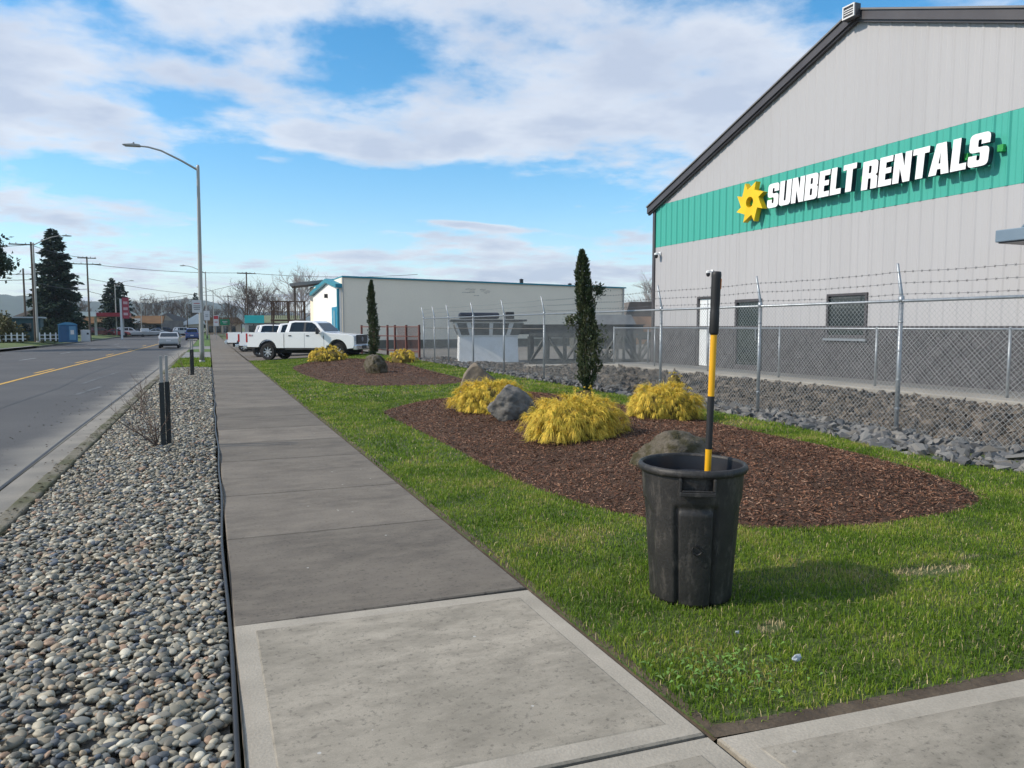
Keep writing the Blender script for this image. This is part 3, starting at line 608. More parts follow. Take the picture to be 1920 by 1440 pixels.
# raised slab of the lot with concrete kerb
m_cc = mat('lot_concrete', (.33,.31,.275), (.26,.245,.218), rough=.9, vs=1.2, fine=.2, bump=.2, bs=60)
lot = tag(sheet('lot_slab', [12.35,13,14,20,60], [-6,0,8,16,21.9], lambda X, Y: X*0+.38, mat('lot_paving', (.20,.195,.185), (.15,.147,.14), vs=.8, fine=.25)), kind='structure')
ck = MB(); ys = np.arange(-3, 20, 3.)
cpts = [(11.95, y) for y in np.arange(-6, 20.1, 2.)]+[(11.93,20.8),(11.8,21.6),(11.4,22.6),(10.95,23.3),(10.8,24.2),(11.1,25.)]
def ribbon_box(b, pts, w, z0, z1f):
    P = [np.array(p) for p in pts]; ring = []
    for i, q in enumerate(P):
        t = P[min(i+1, len(P)-1)]-P[max(i-1, 0)]; t = t/np.linalg.norm(t); n = np.array([-t[1], t[0]])*w/2; z1 = z1f(i)
        ring.append([(q[0]-n[0],q[1]-n[1],z0),(q[0]+n[0],q[1]+n[1],z0),(q[0]+n[0],q[1]+n[1],z1),(q[0]-n[0],q[1]-n[1],z1)])
    vs = [p for g in ring for p in g]; fs = [(0,1,2,3),tuple(len(vs)-4+i for i in (3,2,1,0))]
    for i in range(len(ring)-1):
        for k in range(4): fs.append((4*i+k, 4*i+(k+1) % 4, 4*i+4+(k+1) % 4, 4*i+4+k))
    b.add(vs, fs)
ribbon_box(ck, cpts, .8, -.1, lambda i: .44 if i < 13 else .44-.04*(i-13))
tag(ck.build('kerb', m_cc, bevel=.02), kind='structure')

# ------------------------------------------------------------------ chain-link fences
m_galv = mat('galvanised_steel', (.36,.39,.42), (.27,.30,.33), rough=.45, metal=.65, vs=6, fine=.15)
m_wire = mat('galvanised_wire', (.34,.36,.37), (.26,.28,.29), rough=.5, metal=.3, vs=4)
def link_panel(L, h, p=.072, w=.0036):
    """one bay of woven mesh in the local Y-Z plane: two families of zigzag diagonals plus the twisted selvage tips"""
    V = []; F = []
    def wire(y0, z0, y1, z1, x):
        d = np.array([y1-y0, z1-z0]); d = d/np.linalg.norm(d); n = np.array([-d[1], d[0]])*w/2; o = len(V)
        V.extend([(x-w*.5, y0+n[0], z0+n[1]), (x-w*.5, y0-n[0], z0-n[1]), (x+w*.5, y0, z0), (x-w*.5, y1+n[0], z1+n[1]), (x-w*.5, y1-n[0], z1-n[1]), (x+w*.5, y1, z1)])
        F.extend([(o,o+1,o+4,o+3), (o+1,o+2,o+5,o+4), (o+2,o,o+3,o+5)])
    n = int((L+h)/p)+2
    for k in range(-int(h/p)-1, n):
        y = k*p
        for s in (1, -1):
            a0, a1 = (y, y+h) if s > 0 else (y+h, y); z0, z1 = 0., h
            lo_, hi_ = min(a0, a1), max(a0, a1)
            c0, c1 = max(lo_, 0), min(hi_, L)
            if c1-c0 < .01: continue
            f = lambda yy: (yy-y) if s > 0 else (y+h-yy)
            wire(c0, f(c0), c1, f(c1), .0025*s)
    for k in range(int(L/p)):
        y = (k+.5)*p; wire(y, h-.01, y+.006, h+.04, 0); 
    return fast_mesh('mesh_panel', np.array(V), np.array(F), m_wire)
FX = 8.85
fence = empty('chain_link_fence', (FX, 0, 0), label='tall galvanised chain-link fence topped with three barbed wire strands', cat='fence')
PY = [1.5, 4.48, 7.47, 10.3, 13.34, 16.3, 19.26, 22.38, 25.4, 28.4, 30.4, 32.1]
BASE, TOP = .10, 1.95
pm_ = MB().tube([(0,0,-.15),(0,0,1.86)], .03, 10).data('post', m_galv, True)
arm = MB().tube([(0,0,0),(.0,0,.06),(-.10,0,.50)], [.028,.024,.017], 8).lathe([(.036,-.02),(.04,.0),(.036,.06)], 10).data('barb_arm', m_galv, True)
tie_m = MB().lathe([(.034,0),(.036,.012),(.034,.024)], 8).data('tie_band', m_galv)
for y in PY:
    p = put('post', pm_, fence, (0, y, BASE)); put('barb_arm', arm, p, (0, 0, 1.86))
    for z in (.35, .75, 1.15, 1.55): put('tie_band', tie_m, p, (0, 0, z))
MB().tube([(0,PY[0],TOP),(0,PY[-1],TOP-.005)], .021, 8).build('top_rail', m_galv, fence, smooth=True)
MB().tube([(0,19.26,TOP-.42),(0,32.1,TOP-.42)], .014, 6).build('mid_rail', mat('rail_dark', (.16,.15,.14), (.2,.18,.15), metal=.4, rough=.6), fence)
for k in range(3):
    pts = []; b = MB()
    for a, c in zip(PY[:-1], PY[1:]):
        for t in np.arange(0, 1, .125): pts.append((-.025-.032*k, a+(c-a)*t, TOP+.09+.15*k-.018*math.sin(math.pi*t)+.004*math.sin(a*7+t*30)))
    b.tube(pts, .0026, 4)
    for q, w in zip(pts[:-1], pts[1:]):
        for t in (.0, .36, .7):
            c = Vector(q).lerp(Vector(w), t)
            if c.y > 19: continue
            b.tube([c+Vector((0,-.012,-.016)), c+Vector((0,.012,.016))], .0032, 3); b.tube([c+Vector((0,.012,-.014)), c+Vector((0,-.012,.014))], .0032, 3)
    b.build('barbed_wire', mat('barbed_wire', (.17,.18,.19), (.13,.13,.135), metal=.4, rough=.6), fence)
PANEL = {}
for a, c in zip(PY[:-1], PY[1:]):
    L = round(c-a, 2)
    if L not in PANEL: PANEL[L] = link_panel(L, 1.80, w=.0038 if c < 20 else .0028)
    put('mesh_panel', PANEL[L], fence, (-.035, a, BASE+.05))
low = empty('chain_link_fence', (12.0, 0, 0), label='low galvanised chain-link fence on the concrete kerb in front of building', cat='fence')
LY_ = [5.3, 8.06, 10.65, 13.3, 15.9, 18.4, 20.75]
lp = MB().tube([(0,0,-.1),(0,0,1.13)], .024, 8).lathe([(.027,1.12),(.024,1.145),(.0,1.155)], 8).data('post', m_galv, True)
for y in LY_: put('post', lp, low, (0, y, .44))
MB().tube([(0,LY_[0],1.555),(0,LY_[-1],1.555)], .019, 8).build('top_rail', m_galv, low, smooth=True)
for a, c in zip(LY_[:-1], LY_[1:]):
    L = round(c-a, 2); k = ('l', L)
    if k not in PANEL: PANEL[k] = link_panel(L, 1.06, w=.0030)
    put('mesh_panel', PANEL[k], low, (-.03, a, .47))
# its return leg towards the building
ret = empty('chain_link_fence', (12.0, 20.75, 0), label='short return of low chain-link fence at its far end', cat='fence')
put('post', lp, ret, (1.6, .5, .42)); put('post', lp, ret, (3.2, 1.0, .42))
MB().tube([(.04,.01,1.53),(3.2,1.0,1.53)], .018, 6).build('top_rail', m_galv, ret)
put('mesh_panel', link_panel(3.3, 1.05, w=.003), ret, (0, .03, .46), (0, 0, -R(72.6)))

# ------------------------------------------------------------------ gabled metal building
WX = 14.0; YA, YB, YR = 4.88, 21.6, 13.24; ZE, ZR = 5.60, 8.72
roof_z = lambda y: ZR-(ZR-ZE)/(YB-YR)*abs(y-YR)
bld = empty('metal_building', (WX, YR, .38), label='grey metal-clad rental building with green band and dark block base', cat='building')
def BL(p): return (p[0]-WX, p[1]-YR, p[2]-.38)
def bbox_(name, x0, x1, y0, y1, z0, z1, m, parent=bld, bevel=0., base=(WX, YR, .38)):
    return MB().box(((x0+x1)/2-base[0], (y0+y1)/2-base[1], (z0+z1)/2-base[2]), (x1-x0, y1-y0, z1-z0)).build(name, m, parent, bevel=bevel)
m_side = mat('pale_grey_siding', (.42,.415,.425), (.392,.388,.40), objr=.02, rough=.45, vs=.5, fine=.04, fs=8, stretch=(1,1,.15), spec=.4)
m_green = mat('green_siding', (.045,.35,.275), (.06,.39,.315), rough=.4, vs=.6, stretch=(1,1,.2), spec=.45)
m_dark = mat('charcoal_trim', (.055,.05,.055), (.07,.064,.068), rough=.4, vs=2, spec=.5)
m_cmu = mat('dark_split_face_block', (.048,.047,.053), (.078,.075,.081), rough=.95, vs=7, lo=.3, hi=.7, objr=.16, bump=1., bs=38, fine=.35, fs=70)
m_mort = mat('dark_mortar', (.085,.085,.09), (.065,.065,.07), rough=.95, vs=6)
# body behind the cladding
b = MB(); n = .12
b.prism([(YA+n-YR,-.38-.2),(YB-n-YR,-.38-.2),(YB-n-YR,ZE-.1-.38),(0,ZR-.12-.38),(YA+n-YR,ZE-.1-.38)], .12, 26, 'YZ')
b.build('core', m_mort, bld)
# ribbed wall panels, three ribs to a panel
PW = .915; RIB = [(0,0),(.02,0),(.05,.012),(.075,.012),(.105,0),(.20,0),(.215,.003),(.23,0)]
def panel(y0, y1, zb, zt, dk=1.):
    pts = []; k = 0
    for j in range(3):
        for (u, d) in RIB: pts.append((y0+j*.305+u, d*dk))
    pts = [(y, d) for y, d in pts if y < y1-.002]+[(y1, 0)]; b = MB()
    for y, d in pts: b.v += [(-d, y, zb(y)), (-d, y, zt(y))]
    for i in range(len(pts)-1): b.f.append((2*i, 2*i+1, 2*i+3, 2*i+2)); b.mi.append(0)
    return b
OPEN = [(18.15, 19.10, .38, 2.50, 'd'), (16.22, 17.30, .38, 2.36, 'g'), (12.70, 13.90, 1.32, 2.38, 'w')]
Z1, Z2, Z3 = 1.585, 4.24, 5.62
cuts = sorted({YA+.1, YB-.1} | {o[0] for o in OPEN} | {o[1] for o in OPEN}); 
ystations = []; y = YA+.1
while y < YB-.1-.01:
    ystations.append((y, min(y+PW, YB-.1))); y += PW
sh = {}
for (a, c) in ystations:
    # lower grey, cut round openings
    segs = [a, c]+[q for o in OPEN for q in o[:2] if a < q < c]; segs.sort()
    for s0, s1 in zip(segs[:-1], segs[1:]):
        mid = (s0+s1)/2; zb = Z1
        for o in OPEN:
            if o[0] < mid < o[1]: zb = o[3]
        k = ('lo', round(s1-s0, 3), zb)
        if k not in sh: sh[k] = panel(0, s1-s0, lambda q: zb, lambda q: Z2).data('wall_panel', m_side)
        put('wall_panel', sh[k], bld, (0, s0-YR, -.38))
    k = ('gr', round(c-a, 3))
    if k not in sh: sh[k] = panel(0, c-a, lambda q: Z2+.003, lambda q: Z3-.003, 2.4).data('green_panel', m_green)
    if roof_z(a) > Z3+.02 and roof_z(c) > Z3+.02:
        put('green_panel', sh[k], bld, (0, a-YR, -.38))
        panel(0, c-a, lambda q: Z3, lambda q: roof_z(a+q)-.02).build('wall_panel', m_side, bld, loc=(0, a-YR, -.38))
    else:
        panel(0, c-a, lambda q: Z2+.003, lambda q: min(Z3-.003, roof_z(a+q)-.02), 2.4).build('green_panel', m_green, bld, loc=(0, a-YR, -.38))
        if max(roof_z(a), roof_z(c)) > Z3+.05: panel(0, c-a, lambda q: min(Z3, roof_z(a+q)-.03), lambda q: roof_z(a+q)-.02).build('wall_panel', m_side, bld, loc=(0, a-YR, -.38))
# block base, one object per block
bm1 = MB().box((0,0,0), (.10,.389,.194)).data('block', m_cmu); bmh = MB().box((0,0,0), (.10,.189,.194)).data('block', m_cmu)
bbox_('mortar_bed', WX+.03, WX+.11, YA+.05, YB-.05, .2, Z1-.02, m_mort)
nb = 0
for row in range(6):
    z = .38+.2*row+.1; y = YB-.06-(0 if row % 2 else .2)
    if row % 2 == 0: put('block', bmh, bld, (.02, YB-.16-YR, z-.38))
    while y > 7.:
        c = y-.2; half = [o for o in OPEN if o[0]-.19 < c < o[1]+.19 and z > o[2]]
        if not half: put('block', bm1, bld, (.02+rnd.uniform(-.003,.003), c-YR, z-.38))
        else:
            for q in (c-.1, c+.1):
                if not any(o[0]-.09 < q < o[1]+.09 and z > o[2] for o in OPEN): put('block', bmh, bld, (.02, q-YR, z-.38))
        y -= .4
bbox_('base_cap', WX-.06, WX+.03, YA+.03, YB-.03, Z1-.02, Z1+.025, m_dark)
# corner trim, rakes, roof, ridge light box
bbox_('corner_trim', WX-.05, WX+.12, YB-.1, YB+.02, .2, ZE+.02, m_dark); bbox_('corner_trim', WX-.05, WX+.12, YA-.02, YA+.1, .2, ZE+.02, m_dark)
for s, yend in ((1, YB+.22), (-1, YA-.22)):
    dz = (ZR-ZE)/(YB-YR); y0, y1 = YR, yend; z0, z1 = ZR, ZR-dz*abs(yend-YR)
    b = MB(); b.prism([(y0-YR,z0-.12-.38),(y1-YR,z1-.12-.38),(y1-YR,z1+.08-.38),(y0-YR,z0+.08-.38)], -.16, -.06, 'YZ'); b.build('rake_trim', m_dark, bld)
    b = MB(); b.prism([(y0-YR,z0+.085-.38),(y1-YR,z1+.085-.38),(y1-YR,z1+.125-.38),(y0-YR,z0+.125-.38)], -.20, 26.2, 'YZ'); b.build('roof', mat('roof_metal', (.15,.145,.145), (.19,.185,.185), rough=.5, vs=1), bld)
    b = MB(); b.prism([(y0-YR,z0-.17-.38),(y1-YR,z1-.17-.38),(y1-YR,z1-.121-.38),(y0-YR,z0-.121-.38)], -.11, -.03, 'YZ'); b.build('rake_shadow_trim', m_dark, bld)
fb = bbox_('ridge_fixture', WX-.32, WX-.17, YR-.19, YR+.19, ZR-.13, ZR+.15, m_dark)
b = MB()
for (u, v, du, dv) in [(0,.13,.34,.03),(0,-.13,.34,.03),(.155,0,.03,.23),(-.155,0,.03,.23)]: b.box((-.33, u, ZR+.02+v-.38), (.03, du, dv))
for v in (-.05,.0,.05): b.box((-.325, 0, ZR+.02+v-.38), (.015, .27, .018))
b.build('louvre', flat('louvre_white', (.7,.7,.7)), fb)
bbox_('vent_pipe', WX+3, WX+3.2, YA+1, YA+1.2, ZE, ZE+1, m_dark)
# openings
m_glass = mat('dark_glass', (.012,.02,.022), (.018,.03,.03), rough=.06, vs=1, spec=.7)
m_wd = mat('white_door', (.72,.75,.76), (.68,.70,.71), rough=.35, vs=1)
d = bbox_('door', WX+.02, WX+.07, 18.22, 19.03, .40, 2.44, m_wd, bevel=.006)
for (a, c, z0, z1) in [(18.15,18.215,.38,2.5),(19.035,19.10,.38,2.5),(18.215,19.035,2.445,2.5)]: bbox_('door_frame', WX-.04, WX+.08, a, c, z0, z1, m_dark, d)
bbox_('door_seam', WX+.008, WX+.019, 18.62, 18.65, .45, 2.4, flat('seam_grey', (.3,.32,.34)), d); bbox_('door_handle', WX-.03, WX+.015, 18.3, 18.35, 1.32, 1.48, m_galv, d)
d = bbox_('door', WX+.0, WX+.02, 16.30, 17.22, .42, 2.28, m_glass)
for (a, c, z0, z1) in [(16.22,16.295,.38,2.36),(17.225,17.30,.38,2.36),(16.295,17.225,2.285,2.36),(16.295,17.225,.38,.52)]: bbox_('door_frame', WX-.05, WX+.09, a, c, z0, z1, m_dark, d)
bbox_('door_handle', WX-.03, WX+.03, 16.42, 16.45, 1.2, 1.6, m_galv, d)
w = bbox_('window', WX+.0, WX+.02, 12.76, 13.84, 1.40, 2.32, m_glass)
for (a, c, z0, z1) in [(12.70,12.755,1.32,2.38),(13.845,13.90,1.32,2.38),(12.755,13.845,2.325,2.38),(12.755,13.845,1.32,1.395)]: bbox_('window_frame', WX-.045, WX+.09, a, c, z0, z1, m_dark, w)
bbox_('sill', WX-.09, WX-.03, 12.66, 13.94, 1.26, 1.315, m_galv, w)
for k in range(9): bbox_('blind_slat', WX-.02, WX-.01, 12.9, 13.7, 2.28-.03*k, 2.29-.03*k, flat('slat', (.10,.12,.12)), w)
# cantilever canopy over the entrance, steel blue
cn = bbox_('canopy', 12.75, 14.0, 4.5, 8.92, 3.06, 3.27, mat('canopy_steel', (.16,.22,.28), (.19,.25,.31), rough=.4, vs=2, metal=.2), bevel=.015)
MB().tube([BL((12.95,8.6,3.27)), BL((13.97,8.6,4.2))], .022, 8).build('tie_rod', MATS['canopy_steel'], cn); MB().tube([BL((12.95,5.6,3.27)), BL((13.97,5.6,4.2))], .022, 8).build('tie_rod', MATS['canopy_steel'], cn)
bbox_('soffit', 12.79, 13.96, 4.54, 8.88, 3.04, 3.058, m_dark, cn)
def dome_cam(y, z, label):
    e_ = empty('security_camera', (WX-.035, y, z), label=label, cat='camera'); wm = flat('camera_white', (.75,.76,.77), .3)
    MB().lathe([(.055,0),(.06,-.02),(.06,-.05),(.045,-.09),(.02,-.11)], 14).build('dome', flat('camera_dome', (.02,.02,.025), .1), e_, loc=(-.13,0,-.01), smooth=True)
    MB().box((-.06,0,.03), (.14,.045,.04)).box((.005,0,.03), (.02,.11,.12)).lathe([(.068,-.012),(.07,.04),(.04,.06)], 14, (-.13,0,0)).build('bracket', wm, e_, bevel=.006); return e_
dome_cam(21.2, 3.98, 'small white dome camera at the corner under the green band'); dome_cam(18.4, 3.2, 'small white camera on the wall above the white door')

# ------------------------------------------------------------------ the sign: gear and letters standing off the green band
m_face = mat('white_letter_face', (.86,.87,.88), (.83,.84,.85), rough=.35, vs=2); m_ret = mat('navy_letter_return', (.012,.018,.04), (.018,.024,.05), rough=.35, vs=2)
m_gold = mat('yellow_gear', (.86,.56,.012), (.80,.50,.010), rough=.4, vs=3)
m_brk = flat('green_raceway', (.02,.30,.06), .4)
def rounded(P, rad):
    out = []
    for i, p in enumerate(P):
        rr = rad.get(i, 0) if isinstance(rad, dict) else rad
        if rr <= 0: out.append(p); continue
        a = Vector(P[i-1]); b = Vector(p); c = Vector(P[(i+1) % len(P)]); u = (a-b); v = (c-b); k = min(rr, u.length*.49, v.length*.49); s = b+u.normalized()*k; e_ = b+v.normalized()*k
        for t in (0, .2, .4, .6, .8, 1): q = s*(1-t)**2+b*2*t*(1-t)+e_*t*t; out.append((q.x, q.y))
    return out
def RP(P, rad=0): return rounded(P, rad)
GL = {
 'S': (.60, [RP([(0,0),(.60,0),(.60,.58),(.255,.58),(.255,.81),(.35,.81),(.35,.665),(.60,.665),(.60,1),(0,1),(0,.43),(.345,.43),(.345,.185),(.25,.185),(.25,.345),(0,.345)], {0:.16,1:.16,2:.16,3:.06,4:.04,5:.04,8:.16,9:.16,10:.16,11:.06,12:.04,13:.04})]),
 'U': (.60, [RP([(0,1),(0,0),(.60,0),(.60,1),(.35,1),(.35,.19),(.25,.19),(.25,1)], {1:.16,2:.16,5:.04,6:.04})]),
 'N': (.62, [[(0,0),(0,1),(.26,1),(.39,.52),(.39,1),(.62,1),(.62,0),(.38,0),(.23,.5),(.23,0)]]),
 'B': (.61, [RP([(0,0),(0,1),(.60,1),(.60,.545),(.54,.51),(.61,.475),(.61,0)], {2:.16,3:.06,5:.06,6:.16}), RP([(.25,.60),(.35,.60),(.35,.83),(.25,.83)], {1:.04,2:.04}), RP([(.25,.17),(.355,.17),(.355,.43),(.25,.43)], {1:.04,2:.04})]),
 'E': (.50, [[(0,0),(0,1),(.49,1),(.49,.80),(.25,.80),(.25,.61),(.46,.61),(.46,.42),(.25,.42),(.25,.20),(.50,.20),(.50,0)]]),
 'L': (.48, [[(0,0),(0,1),(.25,1),(.25,.20),(.48,.20),(.48,0)]]),
 'T': (.56, [[(.155,0),(.155,.80),(0,.80),(0,1),(.56,1),(.56,.80),(.405,.80),(.405,0)]]),
 'R': (.62, [RP([(0,0),(0,1),(.60,1),(.60,.52),(.53,.475),(.61,.42),(.62,0),(.37,0),(.36,.38),(.25,.38),(.25,0)], {2:.16,3:.08,5:.08,8:.04}), RP([(.25,.56),(.35,.56),(.35,.82),(.25,.82)], {1:.04,2:.04})]),
 'A': (.66, [[(0,0),(.17,1),(.49,1),(.66,0),(.41,0),(.385,.18),(.275,.18),(.25,0)], [(.30,.35),(.36,.35),(.33,.72)]]),
}
def extruded(name, loops, depth, m_front, m_side_, parent, loc):
    """filled outline in the wall plane (u to the viewer's right = -Y, v up), front face toward -X"""
    cu = bpy.data.curves.new(name, 'CURVE'); cu.dimensions = '2D'; cu.fill_mode = 'BOTH'; cu.extrude = depth/2
    for lp_ in loops:
        s = cu.splines.new('POLY'); s.points.add(len(lp_)-1); s.use_cyclic_u = True
        for i, (u, v) in enumerate(lp_): s.points[i].co = (u, v, 0, 1)
    t = bpy.data.objects.new('tmp', cu); COL.objects.link(t); dg = bpy.context.evaluated_depsgraph_get(); me = bpy.data.meshes.new_from_object(t.evaluated_get(dg))
    bpy.data.objects.remove(t); bpy.data.curves.remove(cu); me.materials.clear(); me.materials.append(m_front); me.materials.append(m_side_)
    M = Matrix(((0,0,-1,0),(-1,0,0,0),(0,1,0,0),(0,0,0,1))); me.transform(M)
    for p in me.polygons: p.material_index = 0 if abs(p.normal.x) > .8 else 1; p.use_smooth = False
    me.name = name; o = put(name, me, parent, loc); return o
sign = empty('wall_sign', (WX-.03, 16.05, 4.68), label='white block letters spelling SUNBELT RENTALS on the green band', cat='sign')
CAP = .62; SL = .08
def word(txt, y_start, y_end, z0):
    ws = [GL[c][0] for c in txt]; gap = .045; tot = sum(ws)+gap*(len(txt)-1); k = (y_start-y_end-SL*CAP*.6)/tot; u = 0
    for c, w in zip(txt, ws):
        loops = [[((p[0]+u)*k+SL*p[1]*CAP, p[1]*CAP) for p in lp_] for lp_ in GL[c][1]]
        uc = (u+w/2)*k; loops = [[(a-uc, v) for a, v in lp_] for lp_ in loops]
        extruded('letter', loops, .13, m_face, m_ret, sign, (-.10-.065, y_start-uc-16.05, z0-4.68)); u += w+gap
word('SUNBELT', 15.84, 12.93, 4.70); word('RENTALS', 12.78, 9.80, 4.66)
for (y, z, w) in [(15.9,4.97,.16),(12.86,4.95,.14),(10.40,4.93,.12),(9.70,4.95,.12)]: MB().box((-.045, y-16.05, z-4.68), (.085, w, .13)).box((-.06, y-16.05-w*.35, z-4.68-.05), (.1,.05,.05)).build('raceway', m_brk, sign, bevel=.008)
gear = empty('gear_logo', (WX-.03, 16.54, 4.98), label='yellow saw-toothed sun gear emblem left of the white letters', cat='emblem')
pts = []
for i in range(8):
    a = 2*math.pi*i/8+.25
    pts += [(.36*math.cos(a), .36*math.sin(a)), (.57*math.cos(a+.10), .57*math.sin(a+.10)), (.415*math.cos(a+.42), .415*math.sin(a+.42))]
hole = [(.145*math.cos(2*math.pi*k/28), .145*math.sin(2*math.pi*k/28)) for k in range(28)]
extruded('gear', [pts, hole], .16, m_gold, m_gold, gear, (-.14, 0, 0))
MB().box((-.04,0,0), (.06,.5,.1)).build('mount', m_brk, gear)

# ------------------------------------------------------------------ trash can with the digging bar
CANX, CANY = 2.665, 3.66; cz = gh(CANX, CANY)
def can_mat():
    m = mat('scuffed_black_plastic', (.014,.0135,.0135), (.026,.024,.022), rough=.55, vs=7, bump=.15, bs=60, fine=.25, fs=30, spec=.45)
    t = m.node_tree; N = t.nodes.new; L = t.links.new; b = t.nodes['Principled BSDF']; src = b.inputs['Base Color'].links[0].from_socket
    tc = N('ShaderNodeTexCoord'); mp = N('ShaderNodeMapping'); mp.inputs['Scale'].default_value = (6,6,2.2); L(tc.outputs['Object'], mp.inputs[0])
    n = N('ShaderNodeTexNoise'); n.inputs['Scale'].default_value = 2.6; n.inputs['Detail'].default_value = 9; n.inputs['Roughness'].default_value = .72; L(mp.outputs[0], n.inputs['Vector'])
    rp = N('ShaderNodeValToRGB'); rp.color_ramp.elements[0].position = .52; rp.color_ramp.elements[1].position = .76; rp.color_ramp.elements[0].color = (0,0,0,1); rp.color_ramp.elements[1].color = (.75,.75,.75,1); L(n.outputs[0], rp.inputs[0])
    mx = N('ShaderNodeMix'); mx.data_type = 'RGBA'; mx.inputs[7].default_value = (.13,.115,.10,1); L(rp.outputs[0], mx.inputs[0]); L(src, mx.inputs[6]); L(mx.outputs[2], b.inputs['Base Color']); return m
m_can = can_mat()
can = empty('trash_can', (CANX, CANY, cz), label='scuffed black plastic round trash can standing on the lawn', cat='trash can')
face = math.atan2(-CANY, -CANX)+.10          # handle side turned to the camera
HT = .79
def rad(z): return .252+.050*(z/HT)
def relief(w, z):
    """raised upright panels with grooves, as moulded in the wall"""
    d = 0.
    for c in (face, face+math.pi):
        u = (w-c+math.pi) % (2*math.pi)-math.pi; au = abs(u)
        if z < .60 and au < .46: d -= .022*sstep((.46-au)/.04)*sstep((.60-z)/.04)
        if z < .585 and au < .36: d += .028*sstep((.37-au)/.03)*sstep((.585-z)/.04)
    for c in (face+math.pi/2, face-math.pi/2):
        u = (w-c+math.pi) % (2*math.pi)-math.pi; au = abs(u); zt = .60-.25*max(0, au-.35)
        if z < zt and au < .62: d -= .010*sstep((.62-au)/.04)*sstep((zt-z)/.03)
    return float(d)
b = MB(); NW, NZ = 180, 56; zs = [HT*k/(NZ-1) for k in range(NZ)]
for z in zs:
    for k in range(NW):
        w = 2*math.pi*k/NW; q = rad(z)+relief(w, z)+.002*mnoise.noise((math.cos(w)*2, math.sin(w)*2, z*3)); b.v.append((q*math.cos(w), q*math.sin(w), z))
for i in range(NZ-1):
    for k in range(NW): b.f.append((i*NW+k, i*NW+(k+1) % NW, (i+1)*NW+(k+1) % NW, (i+1)*NW+k)); b.mi.append(0)
b.f.append(tuple(reversed(range(NW)))); b.mi.append(0)
b.build('body', m_can, can, smooth=True, recalc=False)
MB().lathe([(rad(HT)-.006,HT-.002),(rad(.3)-.03,.3),(rad(.02)-.03,.03),(.0,.03)], 64, cap=False).build('inner_wall', flat('can_inside', (.016,.017,.022), .35), can, smooth=True)
MB().lathe([(.296,.755),(.315,.757),(.3205,.768),(.3215,.782),(.315,.797),(.304,.802),(.295,.797),(.293,.785)], 96, cap=False).build('rim', m_can, can, smooth=True)
for s in (0, math.pi):
    h = empty('handle', (0,0,0)); h.parent = can; w = face+s; er = Vector((math.cos(w), math.sin(w), 0)); et = Vector((-math.sin(w), math.cos(w), 0)); h.rotation_euler = (0, 0, w)
    hb = MB()
    hb.box((.318,0,.672), (.05,.20,.026)); hb.box((.306,.094,.715), (.05,.016,.085)); hb.box((.306,-.094,.715), (.05,.016,.085)); hb.box((.332,0,.69), (.014,.172,.01))
    hb.build('grip', m_can, h, bevel=.006)
MB().lathe([(.0,.705),(.17,.715),(.20,.70),(.21,.675),(.212,.60)], 40, (.02,.02,0)).build('nested_lid', flat('lid_plastic', (.03,.033,.04), .35), can, smooth=True)
# small moulded recycling ring
w = face+.02; mk = MB()
for k in range(3):
    for j in range(7):
        a = 2*math.pi*k/3+.25+j*.235; a2 = a+.235; rr = .026
        q0 = (math.cos(a)*rr, math.sin(a)*rr); q1 = (math.cos(a2)*rr, math.sin(a2)*rr)
        R0 = rad(.34)+.012; mk.tube([(R0, q0[0], .34+q0[1]), (R0, q1[0], .34+q1[1])], .005 if j < 6 else .008, 5)
o = mk.build('moulded_mark', flat('mark_black', (.006,.006,.007), .6), can); o.rotation_euler = (0, 0, w)
bar = empty('digging_bar', (2.79, 3.70, cz+.10), label='yellow and black banded digging bar with black grip standing in the trash can', cat='bar')
bar.rotation_euler = (R(-.6), R(2.1), 0)
m_by = mat('bar_yellow', (.78,.40,.008), (.70,.35,.008), rough=.4, vs=4); m_bb = flat('bar_black', (.012,.012,.013), .55)
for nm, z0, z1, rr, m in [('shaft_band',0,.76,.0195,m_by),('shaft_band',.76,1.085,.0205,m_bb),('shaft_band',1.085,1.475,.0195,m_by)]: MB().lathe([(rr,z0),(rr,z1)], 20).build(nm, m, bar, smooth=False)
gp = MB().lathe([(.022,1.46),(.0285,1.475),(.0285,1.60),(.026,1.62),(.0285,1.64),(.0285,1.80),(.030,1.815),(.030,1.83),(.026,1.842),(.0,1.845)], 20).build('grip', m_bb, bar, smooth=True)
MB().box((.022,-.018,1.77), (.008,.012,.06), rz=-.7).box((.0255,-.0135,1.745), (.008,.010,.012), rz=-.7).build('grip_mark', flat('orange_mark', (.75,.22,.02), .5), gp)

# ------------------------------------------------------------------ boulders
def boulder(loc, size, rz, label, m, seed, cuts=7, amp=.35, tilt=(0,0)):
    r_ = np.random.default_rng(seed); V, F = ico_np(5); V, F = lumpy((V, F), r_, amp, .9, cuts); o = Vector(r_.random(3)*40)
    V = V*(1+np.array([.11*mnoise.noise(Vector(v)*2.2+o)+.06*mnoise.noise(Vector(v)*5+o)+.035*mnoise.noise(Vector(v)*13+o) for v in V]))[:, None]
    me = fast_mesh('boulder', V, F, m, True); o = put('boulder', me, None, loc, (tilt[0], tilt[1], rz), scale=size); tag(o, label, 'boulder', 'landscape boulders'); return o
m_b1 = mat('grey_stone', (.19,.178,.16), (.095,.092,.088), rough=.9, vs=2.6, bump=.9, bs=7, fine=.3, fs=30)
m_b2 = mat('tan_stone', (.215,.175,.13), (.10,.087,.073), rough=.9, vs=1.8, bump=.7, bs=7, fine=.3, fs=20)
m_b3 = mat('mossy_stone', (.050,.043,.019), (.108,.092,.070), rough=.95, vs=3.4, lo=.4, hi=.58, bump=1., bs=12, fine=.45, fs=24)
